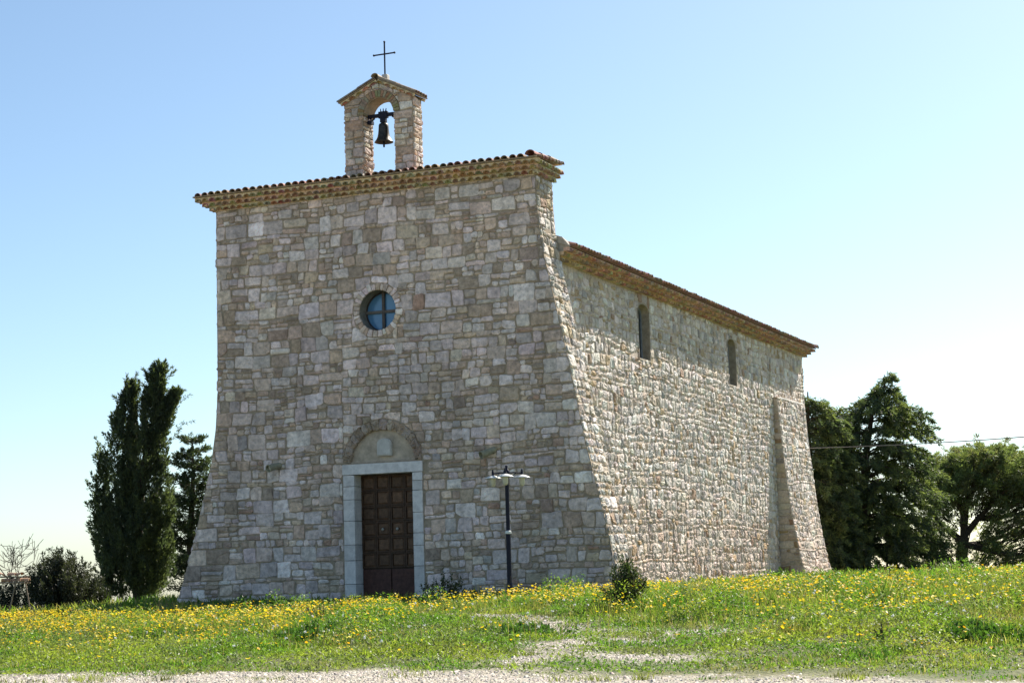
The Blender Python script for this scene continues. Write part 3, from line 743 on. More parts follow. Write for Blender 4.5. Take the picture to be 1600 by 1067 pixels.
def build_nave():
    R = random.Random(41); B = MB(); B.mi = 1; mc = (.54, .45, .37)
    nmp = lambda u, v, h: (NX+h, u, v)
    fill_loops(B, [[(.8, -.8), (NY1, -.8), (NY1, NZ+.2), (.8, NZ+.2)]]+[win_loop(w, .02) for w in WIN], nmp, mc)
    B.add([(NX, .8, 1.6), (NX, 8, 1.6), (NX, 8, -.8)], [], mc)
    # the other three sides, roughly finished
    B.add([(0, .8, -.8), (0, NY1, -.8), (0, NY1, NZ+.2), (0, .8, NZ+.2), (NX, NY1, -.8), (NX, NY1, NZ+.2), (NX/2, NY1, NZ+1.35)], [(1, 0, 3, 2), (4, 1, 2, 6, 5)], mc)
    kw = dict(gap=.032, h0=.018, bev=.022, rc=.04, tilt=.06, rough=.005, jit=.03, wa=.09)
    wall(B, (.86, -.6, NY1-.86, NZ+.62), S_SIDE, nmp, R, PAL_S, clip_nave, tintf=pink, **kw)
    B.build('nave_wall', [M_SIDE, M_MORTAR], church)
    # buttress at the far end
    B = MB(); B.mi = 1; zs = [-.8, -.2, .25, 1, 2, 3, 3.8, 4.6, 4.84]
    vs = [(NX+bp(z), y, z) for z in zs for y in (BY0, BY1)]+[(NX-.05, y, z) for z in zs for y in (BY0, BY1)]; n = 2*len(zs)
    F = []
    for i in range(len(zs)-1):
        a = 2*i; F += [(a, a+1, a+3, a+2), (n+a, a, a+2, n+a+2), (a+1, n+a+1, n+a+3, a+3)]
    F.append((n-2, n-1, 2*n-1, 2*n-2)); B.add(vs, F, mc)
    def clipb(P):
        z = sum(p[1] for p in P)/len(P); s = (bp(z+.05)-bp(z-.05))/.1
        P = clip_poly(P, (bp(z), z), (1, -s))
        return clip_poly(P, (0, 4.84), (0, 1)) if len(P) > 2 else P
    B.mi = 0
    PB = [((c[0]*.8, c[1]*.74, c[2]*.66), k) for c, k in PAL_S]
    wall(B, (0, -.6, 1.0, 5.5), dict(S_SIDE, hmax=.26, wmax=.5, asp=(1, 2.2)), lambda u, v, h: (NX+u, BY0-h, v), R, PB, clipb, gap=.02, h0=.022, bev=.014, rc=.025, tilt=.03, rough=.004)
    def omp(u, v, h):
        s = (bp(v+.05)-bp(v-.05))/.1; l = math.hypot(1, s); return (NX+bp(v)+h/l, u, v-h*s/l)
    wall(B, (BY0+.01, -.6, BY1-BY0-.02, 5.44), S_SIDE, omp, R, PAL_S, lambda P: clip_poly(clip_poly(clip_poly(P, (0, 4.84), (0, 1)), (BY1, 0), (1, 0)), (BY0, 0), (-1, 0)), tintf=pink, **kw)
    wall(B, (-.06, 4.84, .2, .12), S_SIDE, lambda u, v, h: (NX+v-4.84+.01, BY0+(u+.06)/.2*(BY1-BY0), 4.84+h), R, PAL_S, None)
    B.build('buttress', [M_SIDE, M_MORTAR], church)
    for i, w in enumerate(WIN):
        a, b, z0, z1 = w; e = empty('window', (0, 0, 0)); e.parent = church; e.location = (NX-3.6, (a+b)/2, (z0+z1)/2)
        tag(e, ['narrow arched window nearer the front', 'narrow arched window nearer the far end'][i])
        lp = win_loop(w); n = len(lp); B = MB()
        B.add([(x, p[0], p[1]) for x in (NX+.012, NX-.3) for p in lp], [(k, n+k, n+(k+1) % n, (k+1) % n) for k in range(n)], (.40, .345, .27))
        lp2 = win_loop(w, .04)
        B.add([(NX+.012, p[0], p[1]) for p in lp]+[(NX+.012, p[0], p[1]) for p in lp2], [(k, (k+1) % n, n+(k+1) % n, n+k) for k in range(n)], (.40, .345, .27))
        B.build('reveal', M_MORTAR, e)
        B = MB(); B.add([(NX-.20, p[0], p[1]) for p in lp], [tuple(range(n))]); B.build('pane', M_GLASS, e)
        B = MB(); inn = [((a+b)/2+(p[0]-(a+b)/2)*.86, z0+.05+(p[1]-z0)*.93) for p in lp]
        B.add([(NX-.17, p[0], p[1]) for p in lp]+[(NX-.17, p[0], p[1]) for p in inn]+[(NX-.195, p[0], p[1]) for p in inn],
              [(k, (k+1) % n, n+(k+1) % n, n+k) for k in range(n)]+[(n+k, n+(k+1) % n, 2*n+(k+1) % n, 2*n+k) for k in range(n)], (.22, .25, .28))
        B.box((NX-.192, (a+b)/2-.02, z0+.04), (NX-.172, (a+b)/2+.02, z1+.13), (.22, .25, .28)); B.build('frame', M_FRAME, e)
build_nave()
def build_nave_roof():
    R = random.Random(51); B = MB(); rh = .075; sl = .34
    L0, L1 = DF+.01, NY1
    romanelle(B, lambda a, o, z: (NX+.02+o, a, z), L0, L1, NZ, 3, rh, .115, .167, R, (0, .06))
    romanelle(B, lambda a, o, z: (7.15-a, NY1+o, z), 0, 7.15, NZ, 3, rh, .06, .3, R, (.12, .12))
    B.build('nave_cornice', M_TILE, church)
    B = MB(); xe = NX+.02+.345; ze = NZ+3*rh; xr = 3.58
    up = Vector((sl, 0, 1)).normalized(); sdir = Vector((-1, 0, sl)).normalized(); L = (xe+.02-xr)*math.hypot(1, sl)
    y1 = NY1+.2
    def P(t, y, h): return tuple(Vector((xe+.02, y, ze+.004))+sdir*t+up*h)
    B.add([P(0, L0, 0), P(0, y1, 0), P(L, y1, 0), P(L, L0, 0), P(0, L0, .03), P(0, y1, .03), P(L, y1, .03), P(L, L0, .03)],
          [(0, 3, 2, 1), (4, 5, 6, 7), (0, 1, 5, 4), (1, 2, 6, 5), (2, 3, 7, 6), (3, 0, 4, 7)], (.24, .14, .09))
    B.add([(xr, L0, ze+.02+L*sdir.z), (xr, y1, ze+.02+L*sdir.z), (-.38, y1, ze), (-.38, L0, ze)], [(0, 1, 2, 3)], (.24, .14, .09))
    n = 121
    for i in range(n):
        y = L0+.05+(y1-L0-.05)*(i+.5)/n
        t = -.07; k = 0
        while t < L:
            tl = .42; jj = R.gauss(0, .006); hh = .03+R.gauss(0, .006)
            if k > 6: tl = 1.4
            barrel(B, P(t+R.gauss(0, .012), y+jj, hh+.012), P(min(t+tl+.06, L), y+jj, hh), .077, .064, (0, 1, 0), tuple(up), R, tcol(R), 5)
            t += tl; k += 1
    for i in range(26):
        y = L0+.1+i*.8; barrel(B, (xr, y, ze+L*sdir.z+.02), (xr, min(y+.86, y1), ze+L*sdir.z+.01), .11, .1, (1, 0, 0), (0, 0, 1), R, tcol(R), 6)
    for i in range(10):     # verge tiles on the far gable edge
        t = i*.4; barrel(B, P(t-.04, y1-.04, .07), P(t+.44, y1-.04, .06), .085, .075, (0, 1, 0), tuple(up), R, tcol(R), 6)
    for (t, y) in ((.35, 12.2), (.5, 15.4), (.3, 18.9), (.25, 9.0), (.4, 6.3)):      # slipped tiles lying loose on the covers
        barrel(B, P(t, y, .10), P(t+.3, y+.16, .11), .075, .065, (.2, 1, 0), tuple(up), R, tcol(R), 5)
    B.build('nave_roof', M_TILE, church)
    B = MB(); q = [P(t, y, h) for t in (.0, L*.92) for y in (L0-.03, L0+.15) for h in (.0, .12)]
    q[1] = P(.22, L0-.03, .14); q[3] = P(.12, L0+.1, .09)
    B.add(q, [(0, 1, 5, 4), (2, 6, 7, 3), (0, 2, 3, 1), (4, 5, 7, 6), (1, 3, 7, 5), (0, 4, 6, 2)], (.50, .46, .40)); a_, b_ = P(-.0, L0+.004, .0), P(1.3, L0+.004, .0); B.add([a_, b_, (b_[0], L0+.004, NZ), (NX, L0+.004, NZ+.02)], [(0, 1, 2, 3)], (.50, .46, .40)); B.build('flashing', M_MORTAR, church)
build_nave_roof()
# ---- END CHURCH
# ---------------------------------------------------------------- street lamp, spotlights, cable, rack
def ppt(x, y, ax, v):
    d = _f+_r*(x-800)/FPX-_u*(y-533.5)/FPX
    return CP+d*(v-CP[ax])/d[ax]
def street_lamp(x, y, zt, label, rot=0, k=1.0, group='three armed street lamps'):
    zb = float(gz(x, y)); t = empty('street_lamp', (x, y, zb), label, 'street lamp', group)
    B = MB(); h = zt-zb
    B.tube([(x, y, zb-.1), (x, y, zb+h*.53)], .043*k, 14); B.tube([(x, y, zb+h*.53), (x, y, zt)], .036*k, 14)
    B.lathe((x, y, zb), [(.0, .3), (.05*k, .3), (.08*k, .06), (.09*k, .0)], 14)
    B.build('post', M_IRON, t, smooth=False)
    B = MB(); B.lathe((x, y, zb+h*.53), [(.043*k, -.03), (.055*k, -.02), (.055*k, .02), (.037*k, .03)], 14, (.5, .5, .52)); B.build('collar', M_ENAMEL, t)
    B = MB(); B.lathe((x, y, zt), [(.036*k, -.04), (.06*k, -.02), (.06*k, .03), (.03*k, .07), (.02*k, .10), (.03*k, .12), (.0, .15)], 12); B.build('finial', M_IRON, t, smooth=True)
    for i in range(3):
        a = rot+2*math.pi*i/3; L = .30*k; ex, ey = x+L*math.cos(a), y+L*math.sin(a)
        B = MB(); B.tube([(x, y, zt-.0), ((x+ex)/2, (y+ey)/2, zt+.012*k), (ex, ey, zt)], .014*k, 8)
        B.tube([(x, y, zt-.09*k), (x+(ex-x)*.35, y+(ey-y)*.35, zt-.05*k), (x+(ex-x)*.6, y+(ey-y)*.6, zt-.0)], .008*k, 6)
        B.tube([(ex, ey, zt-.07*k), (ex, ey, zt+.03*k), (ex, ey, zt+.075*k)], [.02*k, .022*k, .012*k], 8); ar = B.build('arm', M_IRON, t)
        B = MB(); z = zt-.05*k
        B.lathe((ex, ey, z), [(.0, .025*k), (.035*k, .022*k), (.09*k, .004*k), (.145*k, -.022*k), (.152*k, -.032*k), (.146*k, -.034*k), (.09*k, -.012*k), (.03*k, .006*k)], 24, (.74, .75, .75))
        hd = B.build('lamp_shade', M_ENAMEL, ar, smooth=True)
        B = MB(); B.lathe((ex, ey, z-.01*k), [(.050*k, .02), (.052*k, -.03*k), (.050*k, -.12*k), (.035*k, -.16*k), (.0, -.175*k)], 16, (.8, .74, .55)); B.build('lamp_glass', M_OPAL, ar, smooth=True)
    return t
_p = ppt(793.2, 800, 1, -2.4)
street_lamp(float(_p[0]), -2.4, float(ppt(790, 739, 1, -2.4)[2]), 'dark three armed street lamp with white dish shades standing before the church facade', rot=math.atan2(-.92, .385)-.08)
_q = CP+(_f+_r*(1648-800)/FPX-_u*(612-533.5)/FPX)*27.0
street_lamp(float(_q[0]), float(_q[1]), float(_q[2])+.02, 'street lamp mostly beyond the right edge, only its shade rim in view', rot=math.atan2(_r0[1], _r0[0])+math.pi)

def spotlight(name, label, wx, wz, tip):
    t = empty(name, (wx, -.03, wz), label, 'spotlight', 'spotlights on the facade')
    a = Vector((wx, -.10, wz)); b = Vector(tip); d = (b-a).normalized()
    B = MB(); c = (.30, .285, .20)
    B.lathe(a, [(.0, -.12), (.05, -.115), (.062, -.08), (.064, .0), (.070, .06), (.070, .20), (.078, .205), (.078, .225), (.062, .225), (.06, .14), (.0, .13)], 20, c, tuple(d)); B.build('casing', M_LAMPCASE, t, smooth=False)
    B = MB(); B.lathe(a, [(.060, .16), (.03, .172), (.0, .176)], 18, (.4, .36, .2), tuple(d)); B.build('lens', M_OPAL, t, smooth=True)
    B = MB(); B.box((wx-.05, -.03, wz-.05), (wx+.05, .0, wz+.05), (.16, .16, .14), .006); B.box((wx-.015, -.10, wz-.03), (wx+.015, -.025, wz+.03), (.16, .16, .14)); B.build('bracket', M_LAMPCASE, t)
spotlight('spotlight', 'tubular spotlight on the facade above the street lamp', 6.13, 2.52, (5.86, -.45, 2.36))
spotlight('spotlight', 'tubular spotlight on the facade left of the door', 1.42, 2.46, (1.28, -.5, 2.36))

def cable():
    a = np.array([7.1, NY1+.02, 5.35]); p1 = CP+(_f+_r*(1370-800)/FPX-_u*(697-533.5)/FPX)*50; p2 = CP+(_f+_r*(1600-800)/FPX-_u*(675-533.5)/FPX)*42
    d = p2-p1; pts = []
    a = ppt(1262, 700, 1, NY1+.03)
    for i in range(30):
        t = i/29; e = p2+d*1.6; p = a+(e-a)*t; p = p+np.array([0, 0, -.5*math.sin(math.pi*t)*.35]); pts.append(tuple(p))
    B = MB(); B.tube(pts, .013, 6); o = B.build('power_cable', M_CABLE, None, cols=False, origin=pts[0])
    tag(o, 'thin grey cable slung from the back of the church past the trees', 'cable')
cable()

# ---------------------------------------------------------------- vegetation
def rnd(seed): return np.random.RandomState(seed)
def unit(v): return v/np.maximum(1e-9, np.linalg.norm(v, axis=-1, keepdims=True))
class Leaves:
    def __init__(s): s.V = []; s.C = []
    def add(s, base, d, l, w, col, R, curl=.0):
        """kite shaped leaves: base, direction, length, width (arrays)"""
        d = unit(d); n = len(base); sd = unit(np.cross(d, unit(R.normal(size=(n, 3))))); l = np.asarray(l).reshape(-1, 1)*np.ones((n, 1)); w = np.asarray(w).reshape(-1, 1)*np.ones((n, 1))
        up = np.cross(sd, d)
        v = np.stack([base, base+d*l*.45+sd*w*.5, base+d*l+up*l*curl, base+d*l*.45-sd*w*.5], 1)
        s.V.append(v.reshape(-1, 3)); s.C.append(np.repeat(col, 4, axis=0))
    def build(s, name, m, parent=None, origin=None):
        V = np.concatenate(s.V); C = np.concatenate(s.C); F = np.arange(len(V)).reshape(-1, 4)
        return obj(name, V, F, m, parent, C, None, False, origin)
def spray(LV, c, d, R, n, length, spread, ll, lw, cols, droop=0.0, mix=.5, jit=.15):
    """n leaves along a shoot from c towards d"""
    t = R.rand(n)**.8; d = d/np.linalg.norm(d)
    p = c+np.outer(t*length, d)+R.normal(size=(n, 3))*spread*(1.05-t)[:, None]; p[:, 2] -= droop*(t*length)**2
    ld = d*(1-mix)+unit(R.normal(size=(n, 3)))*mix; ld[:, 2] -= droop*t*length*1.5
    base = np.array(cols[R.randint(len(cols))]); col = base*(1+R.normal(size=(n, 1))*jit)
    LV.add(p, ld, ll*R.uniform(.7, 1.3, n), lw*R.uniform(.7, 1.3, n), np.clip(col, .004, 1), R)
def at(px_, py_, D):
    """world point seen at a photo pixel, D metres ahead"""
    return CP+(_f+_r*(px_-800)/FPX-_u*(py_-533.5)/FPX)*D
UPV = np.array([0, 0, 1.])

def cypress():
    R = rnd(1); D = 46.0; s = D/FPX
    b = at(218, 935, D); b[2] = float(gz(b[0], b[1])); t = empty('cypress_tree', tuple(b), 'dense dark cypress with twin tops standing left of the church', 'tree')
    ex, ez = _r0, UPV
    def P(px_, py_, dep=0): return at(px_, py_, D)+np.array([_f[0], _f[1], 0])*dep
    B = MB(); B.tube([tuple(b-UPV*.2), tuple(P(214, 850)), tuple(P(222, 740)), tuple(P(246, 620))], [.16, .13, .09, .03], 8); B.tube([tuple(P(214, 850)), tuple(P(200, 740)), tuple(P(206, 610))], [.1, .06, .02], 8)
    B.build('trunk', M_BARK, t, cols=True)
    cols = [(.078, .10, .056), (.062, .084, .052), (.10, .125, .062), (.07, .088, .054)]
    L = Leaves()
    # spires: axis points (px, py, radius px)
    spires = [([(200, 945, 36), (190, 870, 40), (184, 790, 34), (188, 700, 20), (199, 655, 10), (206, 612, 1.5)], 300),
              ([(226, 945, 38), (226, 860, 40), (222, 770, 34), (228, 690, 27), (236, 650, 15), (244, 615, 7), (250, 590, 1.5)], 400),
              ([(246, 800, 12), (250, 700, 13), (257, 665, 7), (265, 640, 3), (275, 628, 1.5)], 120),
              ([(212, 940, 50), (208, 900, 54), (206, 860, 52), (206, 800, 44)], 460), ([(212, 930, 28), (206, 840, 32), (210, 760, 30), (222, 690, 22)], 260),
              ([(172, 930, 18), (160, 840, 12), (157, 780, 8), (163, 720, 3)], 110), ([(255, 930, 12), (256, 850, 10), (255, 780, 9), (252, 700, 6)], 100)]
    for ax, n in spires:
        A = np.array(ax, float); k = np.linspace(0, 1, len(A))
        for i in range(n):
            q = R.rand()**.85; pxc = np.interp(q, k, A[:, 0]); pyc = np.interp(q, k, A[:, 1]); rr = np.interp(q, k, A[:, 2])*s
            a = R.rand()*2*math.pi; rad = rr*math.sqrt(R.uniform(.25, 1.0))
            rad *= .9; off = ex*math.cos(a)*rad+np.array([_f[0], _f[1], 0])*math.sin(a)*rad
            c = P(pxc, pyc)+off
            d = UPV*1.3+off/(rr+.01)*.55+R.normal(size=3)*.25
            spray(L, c, d, R, 64, R.uniform(.25, .5), .06, .09, .028, cols, mix=.4)
    for (x0, y0, x1, y1) in ((250, 588, 270, 572), (262, 640, 298, 612), (250, 610, 290, 606), (268, 668, 302, 655), (205, 622, 198, 592), (160, 700, 148, 682), (170, 760, 150, 742), (285, 690, 300, 676), (268, 690, 282, 668)):
        a, b2 = P(x0, y0), P(x1, y1)
        spray(L, a, b2-a, R, 60, np.linalg.norm(b2-a), .035, .08, .018, cols, mix=.5, droop=.15)
    L.build('foliage', M_LEAF, t)
cypress()

def conifer(name, label, cat, base_px, D, trunk, tiers, cols, seed, nleaf=34, droop=.55, lw=.02, ll=.10, group=None, gap=.0, nbr=(5, 8)):
    """trunk: px points; tiers: (px, py, half-width px) envelope along the height; layered limbs with drooping sprays"""
    R = rnd(seed); s = D/FPX; f = np.array([_f[0], _f[1], 0]); f = f/np.linalg.norm(f)
    b = at(*base_px, D); b[2] = float(gz(b[0], b[1])); t = empty(name, tuple(b), label, cat, group)
    B = MB(); pts = [tuple(b-UPV*.2)]+[tuple(at(x, y, D)) for x, y, r in trunk]; B.tube(pts, [trunk[0][2]*1.2]+[r for x, y, r in trunk], 8)
    L = Leaves()
    A = np.array(tiers, float)
    ys = A[:, 1]; tot = ys.max()-ys.min(); T = np.array([(x, y) for x, y, r in trunk], float)
    y = ys.max()
    while y > ys.min():
        nb = R.randint(*nbr); a0 = R.rand()*6.28
        for j in range(nb):
            yy = y+R.uniform(-6, 6); cxp = np.interp(-yy, -A[:, 1], A[:, 0]); hw = np.interp(-yy, -A[:, 1], A[:, 2]); tx = np.interp(-yy, -T[:, 1], T[:, 0])
            a = a0+6.283*j/nb+R.normal()*.25; ca, sa = math.cos(a), math.sin(a)
            tipx = cxp+hw*ca*R.uniform(.7, 1.05); o = at(tx, yy, D); tip = at(tipx, yy, D)+f*sa*hw*s*R.uniform(.7, 1.0)
            length = np.linalg.norm(tip-o); 
            if length < .12: continue
            dirn = (tip-o)/length; rise = R.uniform(.0, .22)*length
            q = [o+dirn*length*k+UPV*(rise*math.sin(k*2.4)-droop*.28*length*k**2.2) for k in np.linspace(0, 1, 6)]
            B.tube([tuple(v) for v in q], [max(.012, .03*length*(1-k*.8)*.6) for k in np.linspace(0, 1, 6)], 5, cap=False)
            ns = max(3, int(length*9))
            for k in np.linspace(.25 if length > .8 else .1, 1.0, ns):
                if R.rand() < gap: continue
                i = min(4, int(k*5)); fr = k*5-i; c = q[i]+(q[i+1]-q[i])*fr
                sd = np.cross(dirn, UPV); side = sd*R.uniform(-1, 1)*(.20*length*(1.15-k)+.05)
                d = dirn*.8+sd*np.sign(side @ sd)*R.uniform(.0, .8)-UPV*droop*R.uniform(.3, 1.4)+R.normal(size=3)*.15
                spray(L, c+side, d, R, nleaf, R.uniform(.25, .5)*(.6+.5*min(1, length)), .055, ll, lw, cols, droop=droop*.5, mix=.5, jit=.2)
        y -= R.uniform(.045, .075)*tot
    B.build('trunk', M_BARK, t); L.build('foliage', M_LEAF, t)
    return t
CED = [(.10, .13, .068), (.08, .11, .064), (.13, .16, .072), (.068, .092, .056), (.16, .19, .078)]
conifer('cedar_tree', 'large dark cedar with drooping sprays and leaning top behind the right end of the church', 'tree', (1352, 900), 62,
        [(1352, 880, .2), (1350, 800, .17), (1352, 720, .12), (1362, 650, .07), (1386, 592, .02)],
        [(1356, 905, 104), (1356, 860, 120), (1354, 800, 116), (1354, 740, 112), (1352, 690, 102), (1362, 662, 90), (1372, 640, 70), (1372, 626, 40), (1380, 606, 20), (1388, 586, 5)], CED, 5, nbr=(8, 11), nleaf=62, gap=.0, ll=.14, lw=.034)
conifer('conifer_tree', 'dark conifer half hidden behind the buttress of the church', 'tree', (1272, 900), 60,
        [(1272, 880, .16), (1268, 780, .12), (1264, 700, .08), (1262, 612, .02)],
        [(1280, 905, 56), (1284, 800, 62), (1280, 720, 56), (1278, 660, 44), (1272, 632, 26), (1266, 612, 6)], CED, 6, nbr=(8, 11), nleaf=60, gap=.0, ll=.14, lw=.034)
conifer('conifer_tree', 'open spiky conifer between the cypress and the church', 'tree', (296, 930), 56,
        [(296, 910, .13), (298, 820, .1), (302, 740, .06), (300, 684, .02)],
        [(300, 920, 40), (300, 850, 42), (302, 780, 38), (304, 730, 30), (302, 700, 16), (300, 678, 4)], [(.05, .068, .038), (.06, .08, .042), (.045, .058, .036)], 7, nbr=(6, 9), nleaf=52, droop=-.3, gap=.1, ll=.12, lw=.028)

def pine():
    R = rnd(9); D = 66.0; f = np.array([_f[0], _f[1], 0]); s = D/FPX
    b = at(1502, 900, D); b[2] = float(gz(b[0], b[1])); t = empty('pine_tree', tuple(b), 'rounded umbrella pine with forked trunk right of the cedar', 'tree')
    B = MB(); P = lambda x, y, d=0: at(x, y, D)+f*d
    fork = P(1506, 838); B.tube([tuple(b-UPV*.2), tuple(P(1502, 870)), tuple(fork)], [.24, .21, .19], 9)
    limbs = [[(1506, 838, 0), (1505, 800, 0), (1492, 766, .2), (1480, 735, .3)], [(1506, 838, 0), (1530, 808, 0), (1556, 780, -.2), (1590, 750, -.4)], [(1507, 852, 0), (1540, 848, .5), (1580, 836, .9), (1620, 815, 1.2)],
             [(1506, 838, 0), (1520, 790, 1.0), (1530, 740, 1.5)], [(1505, 800, 0), (1512, 760, -1.0), (1520, 720, -1.4)], [(1507, 850, 0), (1560, 864, -.3), (1600, 868, -.5)], [(1504, 845, 0), (1476, 820, .5), (1458, 790, .8)], [(1530, 808, 0), (1560, 810, .5), (1600, 800, 1.)]]
    for l in limbs: B.tube([tuple(P(*q)) for q in l], [.13, .1, .07, .03][:len(l)], 7)
    cols = [(.15, .19, .08), (.12, .155, .07), (.18, .21, .085), (.17, .175, .10), (.12, .14, .075)]
    L = Leaves(); puffs = []
    # dome of needle tufts at the shoot ends, thinner skirts below
    top = lambda x: np.interp(x, [1435, 1460, 1500, 1540, 1585, 1630, 1680], [735, 708, 694, 690, 692, 704, 750])
    for i in range(420):
        x = R.uniform(1438, 1670); dep = R.uniform(-1.9, 1.9); k = R.rand()**1.3
        e = (dep/2.1)**2; y = top(x)+10+e*28+k*(62-e*15); puffs.append((x, y, dep, R.uniform(.22, .36), 90))
    for i in range(620):
        x = R.uniform(1440, 1690); y = R.uniform(760, 896); dep = R.uniform(-1.8, 1.8)
        if 1470 < x < 1545 and y > 790 and R.rand() < .72: continue
        puffs.append((x, y, dep, R.uniform(.2, .3), 46))
    for (x, y, dep, r, n) in puffs:
        c = P(x, y, dep); o = P(1515+(x-1515)*.55, y+22, dep*.55)
        if R.rand() < .5: B.tube([tuple(o), tuple((o+c)/2+R.normal(size=3)*.05), tuple(c)], [.025, .018, .008], 4, cap=False)
        base = np.array(cols[R.randint(len(cols))])
        for j in range(5):
            c2 = c+R.normal(size=3)*r*.55; d = unit(R.normal(size=(n//2, 3))+np.array([0, 0, .7])); m = len(d)
            L.add(c2+d*.02, d, r*R.uniform(.45, .8, m), .024, np.clip(base*(1+R.normal(size=(m, 1))*.2), .01, 1), R)
    B.build('trunk', M_BARK, t); L.build('foliage', M_LEAF, t)
pine()

def bush(name, label, cat, x0, y0, D, w, h, n, cols, seed, up=1.0, ll=.07, lw=.02, nl=40, length=.4, m=None, group=None, stems=True, z=None):
    """shrub of upright leafy shoots: photo pixel of its foot, distance, width and height in metres"""
    R = rnd(seed); b = at(x0, y0, D); b[2] = float(gz(b[0], b[1])) if z is None else z; t = empty(name, tuple(b), label, cat, group)
    L = Leaves(); B = MB()
    for i in range(n):
        a = R.rand()*6.283; q = math.sqrt(R.rand()); off = np.array([math.cos(a), math.sin(a), 0])*q*w/2
        hh = h*(1-.55*q**2)*R.uniform(.65, 1.05); tip = b+off*1.1+UPV*hh
        d = UPV*up+off/(w/2+.01)*.5+R.normal(size=3)*.2; d /= np.linalg.norm(d)
        for k in range(max(1, int(hh/length*1.4))):
            c = b+off*(.5+.5*(k+1)*length/hh if hh > 0 else 1)+UPV*max(0, min(hh-length, k*length*.7+R.uniform(0, .1)))
            spray(L, c, d, R, nl, length, .035+.04*w/2, ll, lw, cols, mix=.5, jit=.2)
        if stems and i % 3 == 0: B.tube([tuple(b+off*.15-UPV*.05), tuple(b+off*.7+UPV*hh*.5), tuple(tip)], [.014, .009, .004], 4, cap=False)
    if stems: B.build('stem', M_BARK, t)
    L.build('foliage', m or M_BUSH, t); return t
ROSE = [(.045, .052, .035), (.035, .042, .030), (.06, .066, .045), (.028, .034, .024)]
bush('rosemary_bush', 'wide dark bush of upright sprigs left of the cypress', 'bush', 96, 935, 41, 1.45, 1.35, 190, ROSE, 21, nl=54, length=.42, ll=.08, lw=.022, up=1.6)
bush('shrub', 'low dark shrub tucked between the sprigged bush and the cypress', 'bush', 146, 938, 42, .75, .72, 70, [(.022, .03, .018), (.03, .038, .02)], 22, nl=44, length=.28)
bush('shrub', 'dark straggly shrub behind the rack of tiles at the left edge', 'bush', 22, 938, 43, 1.0, .95, 70, ROSE, 23, nl=36, length=.36)
def bare_tree(label, x0, y0, D, h, lean, seed, n0=4):
    h *= .85
    R = rnd(seed); b = at(x0, y0, D); b[2] = float(gz(b[0], b[1])); t = empty('bare_tree', tuple(b), label, 'tree', 'leafless trees at the left')
    B = MB()
    def grow(p, d, l, r, k):
        pts = [p]; dd = d.copy()
        for i in range(4):
            dd = unit(dd+R.normal(size=3)*.16+UPV*.12); pts.append(pts[-1]+dd*l/4)
        B.tube([tuple(q) for q in pts], [max(.0065, r*(1-.13*i)) for i in range(5)], 5 if k > 1 else 4, cap=False)
        if k == 0: return
        for i in range(R.randint(2, 5)):
            q = pts[R.randint(2, 5)]; grow(q, unit(dd+R.normal(size=3)*.55), l*R.uniform(.6, .85), r*.55, k-1)
    top = np.array([lean, 0, 1.0]); grow(b-UPV*.1, unit(top), h*.62, .035, 4)
    B.build('trunk', M_BARK, t, cols=True); return t
BARKC = (.22, .19, .16)
bare_tree('leafless tree with thin grey twigs at the left edge of the picture', 14, 930, 50, 2.35, .25, 3)
bare_tree('smaller leafless tree just left of the cypress, twigs above the dark bush', 112, 930, 52, 1.7, .1, 4)

def rack():
    a = at(18, 935, 38.5); a[2] = float(gz(a[0], a[1])); u = np.array([_r0[0], _r0[1], 0]); v = np.array([-u[1], u[0], 0]); 
    zt = float(at(18, 900, 38.5)[2]); t = empty('wooden_rack', tuple(a), 'rickety wooden rack with old roof tiles at the left edge', 'rack')
    c = (.20, .155, .115)
    def Q(x, y, z): return tuple(a*[1, 1, 0]+u*x+v*y+np.array([0, 0, z]))
    for j in range(2):
        B = MB()
        for y in (-.22, .0, .22): 
            z = zt-.02-.12*j; B.tube([Q(-.55, y, z+.02), Q(.33, y, z)], .018, 6, c)
        B.build('shelf', M_WOOD, t)
    for (x, y, x2) in ((.18, -.25, -.02), (.2, .25, .36), (-.45, -.25, -.5), (-.45, .25, -.42)):
        B = MB(); B.tube([Q(x, y, zt), Q(x2, y, a[2]-.1)], .016, 6, c); B.build('leg', M_WOOD, t)
    R = random.Random(8); places = [(-.42, .02), (-.2, .02), (.02, .02), (.2, .02), (-.36, -.10), (-.1, -.1), (.14, -.1), (.3, -.1)]
    first = None
    names = ['terracotta tile at the left end of the rack top', 'terracotta tile second along the rack top', 'terracotta tile third along the rack top', 'terracotta tile at the right end of the rack top',
             'terracotta tile at the left end of the lower rack shelf', 'terracotta tile second along the lower rack shelf', 'terracotta tile third along the lower rack shelf', 'terracotta tile at the right end of the lower rack shelf']
    B = MB(); barrel(B, (-.09, 0, 0), (.09, 0, 0), .075, .06, (0, 1, 0), (0, 0, 1), R, (.42, .27, .18), 6)
    for (x, dz), lab in zip(places, names):
        p = Q(x, R.uniform(-.1, .05), zt+dz-.0)
        if first is None: first = B.build('roof_tile', M_TILE, None, origin=(0, 0, 0)); o = first
        else: o = first.copy(); COL.objects.link(o)
        o.location = p; o.rotation_euler = (R.uniform(-.2, .2), R.uniform(-.15, .15), R.uniform(-.9, .9)); tag(o, lab, 'roof tile', 'old tiles on the rack')
rack()

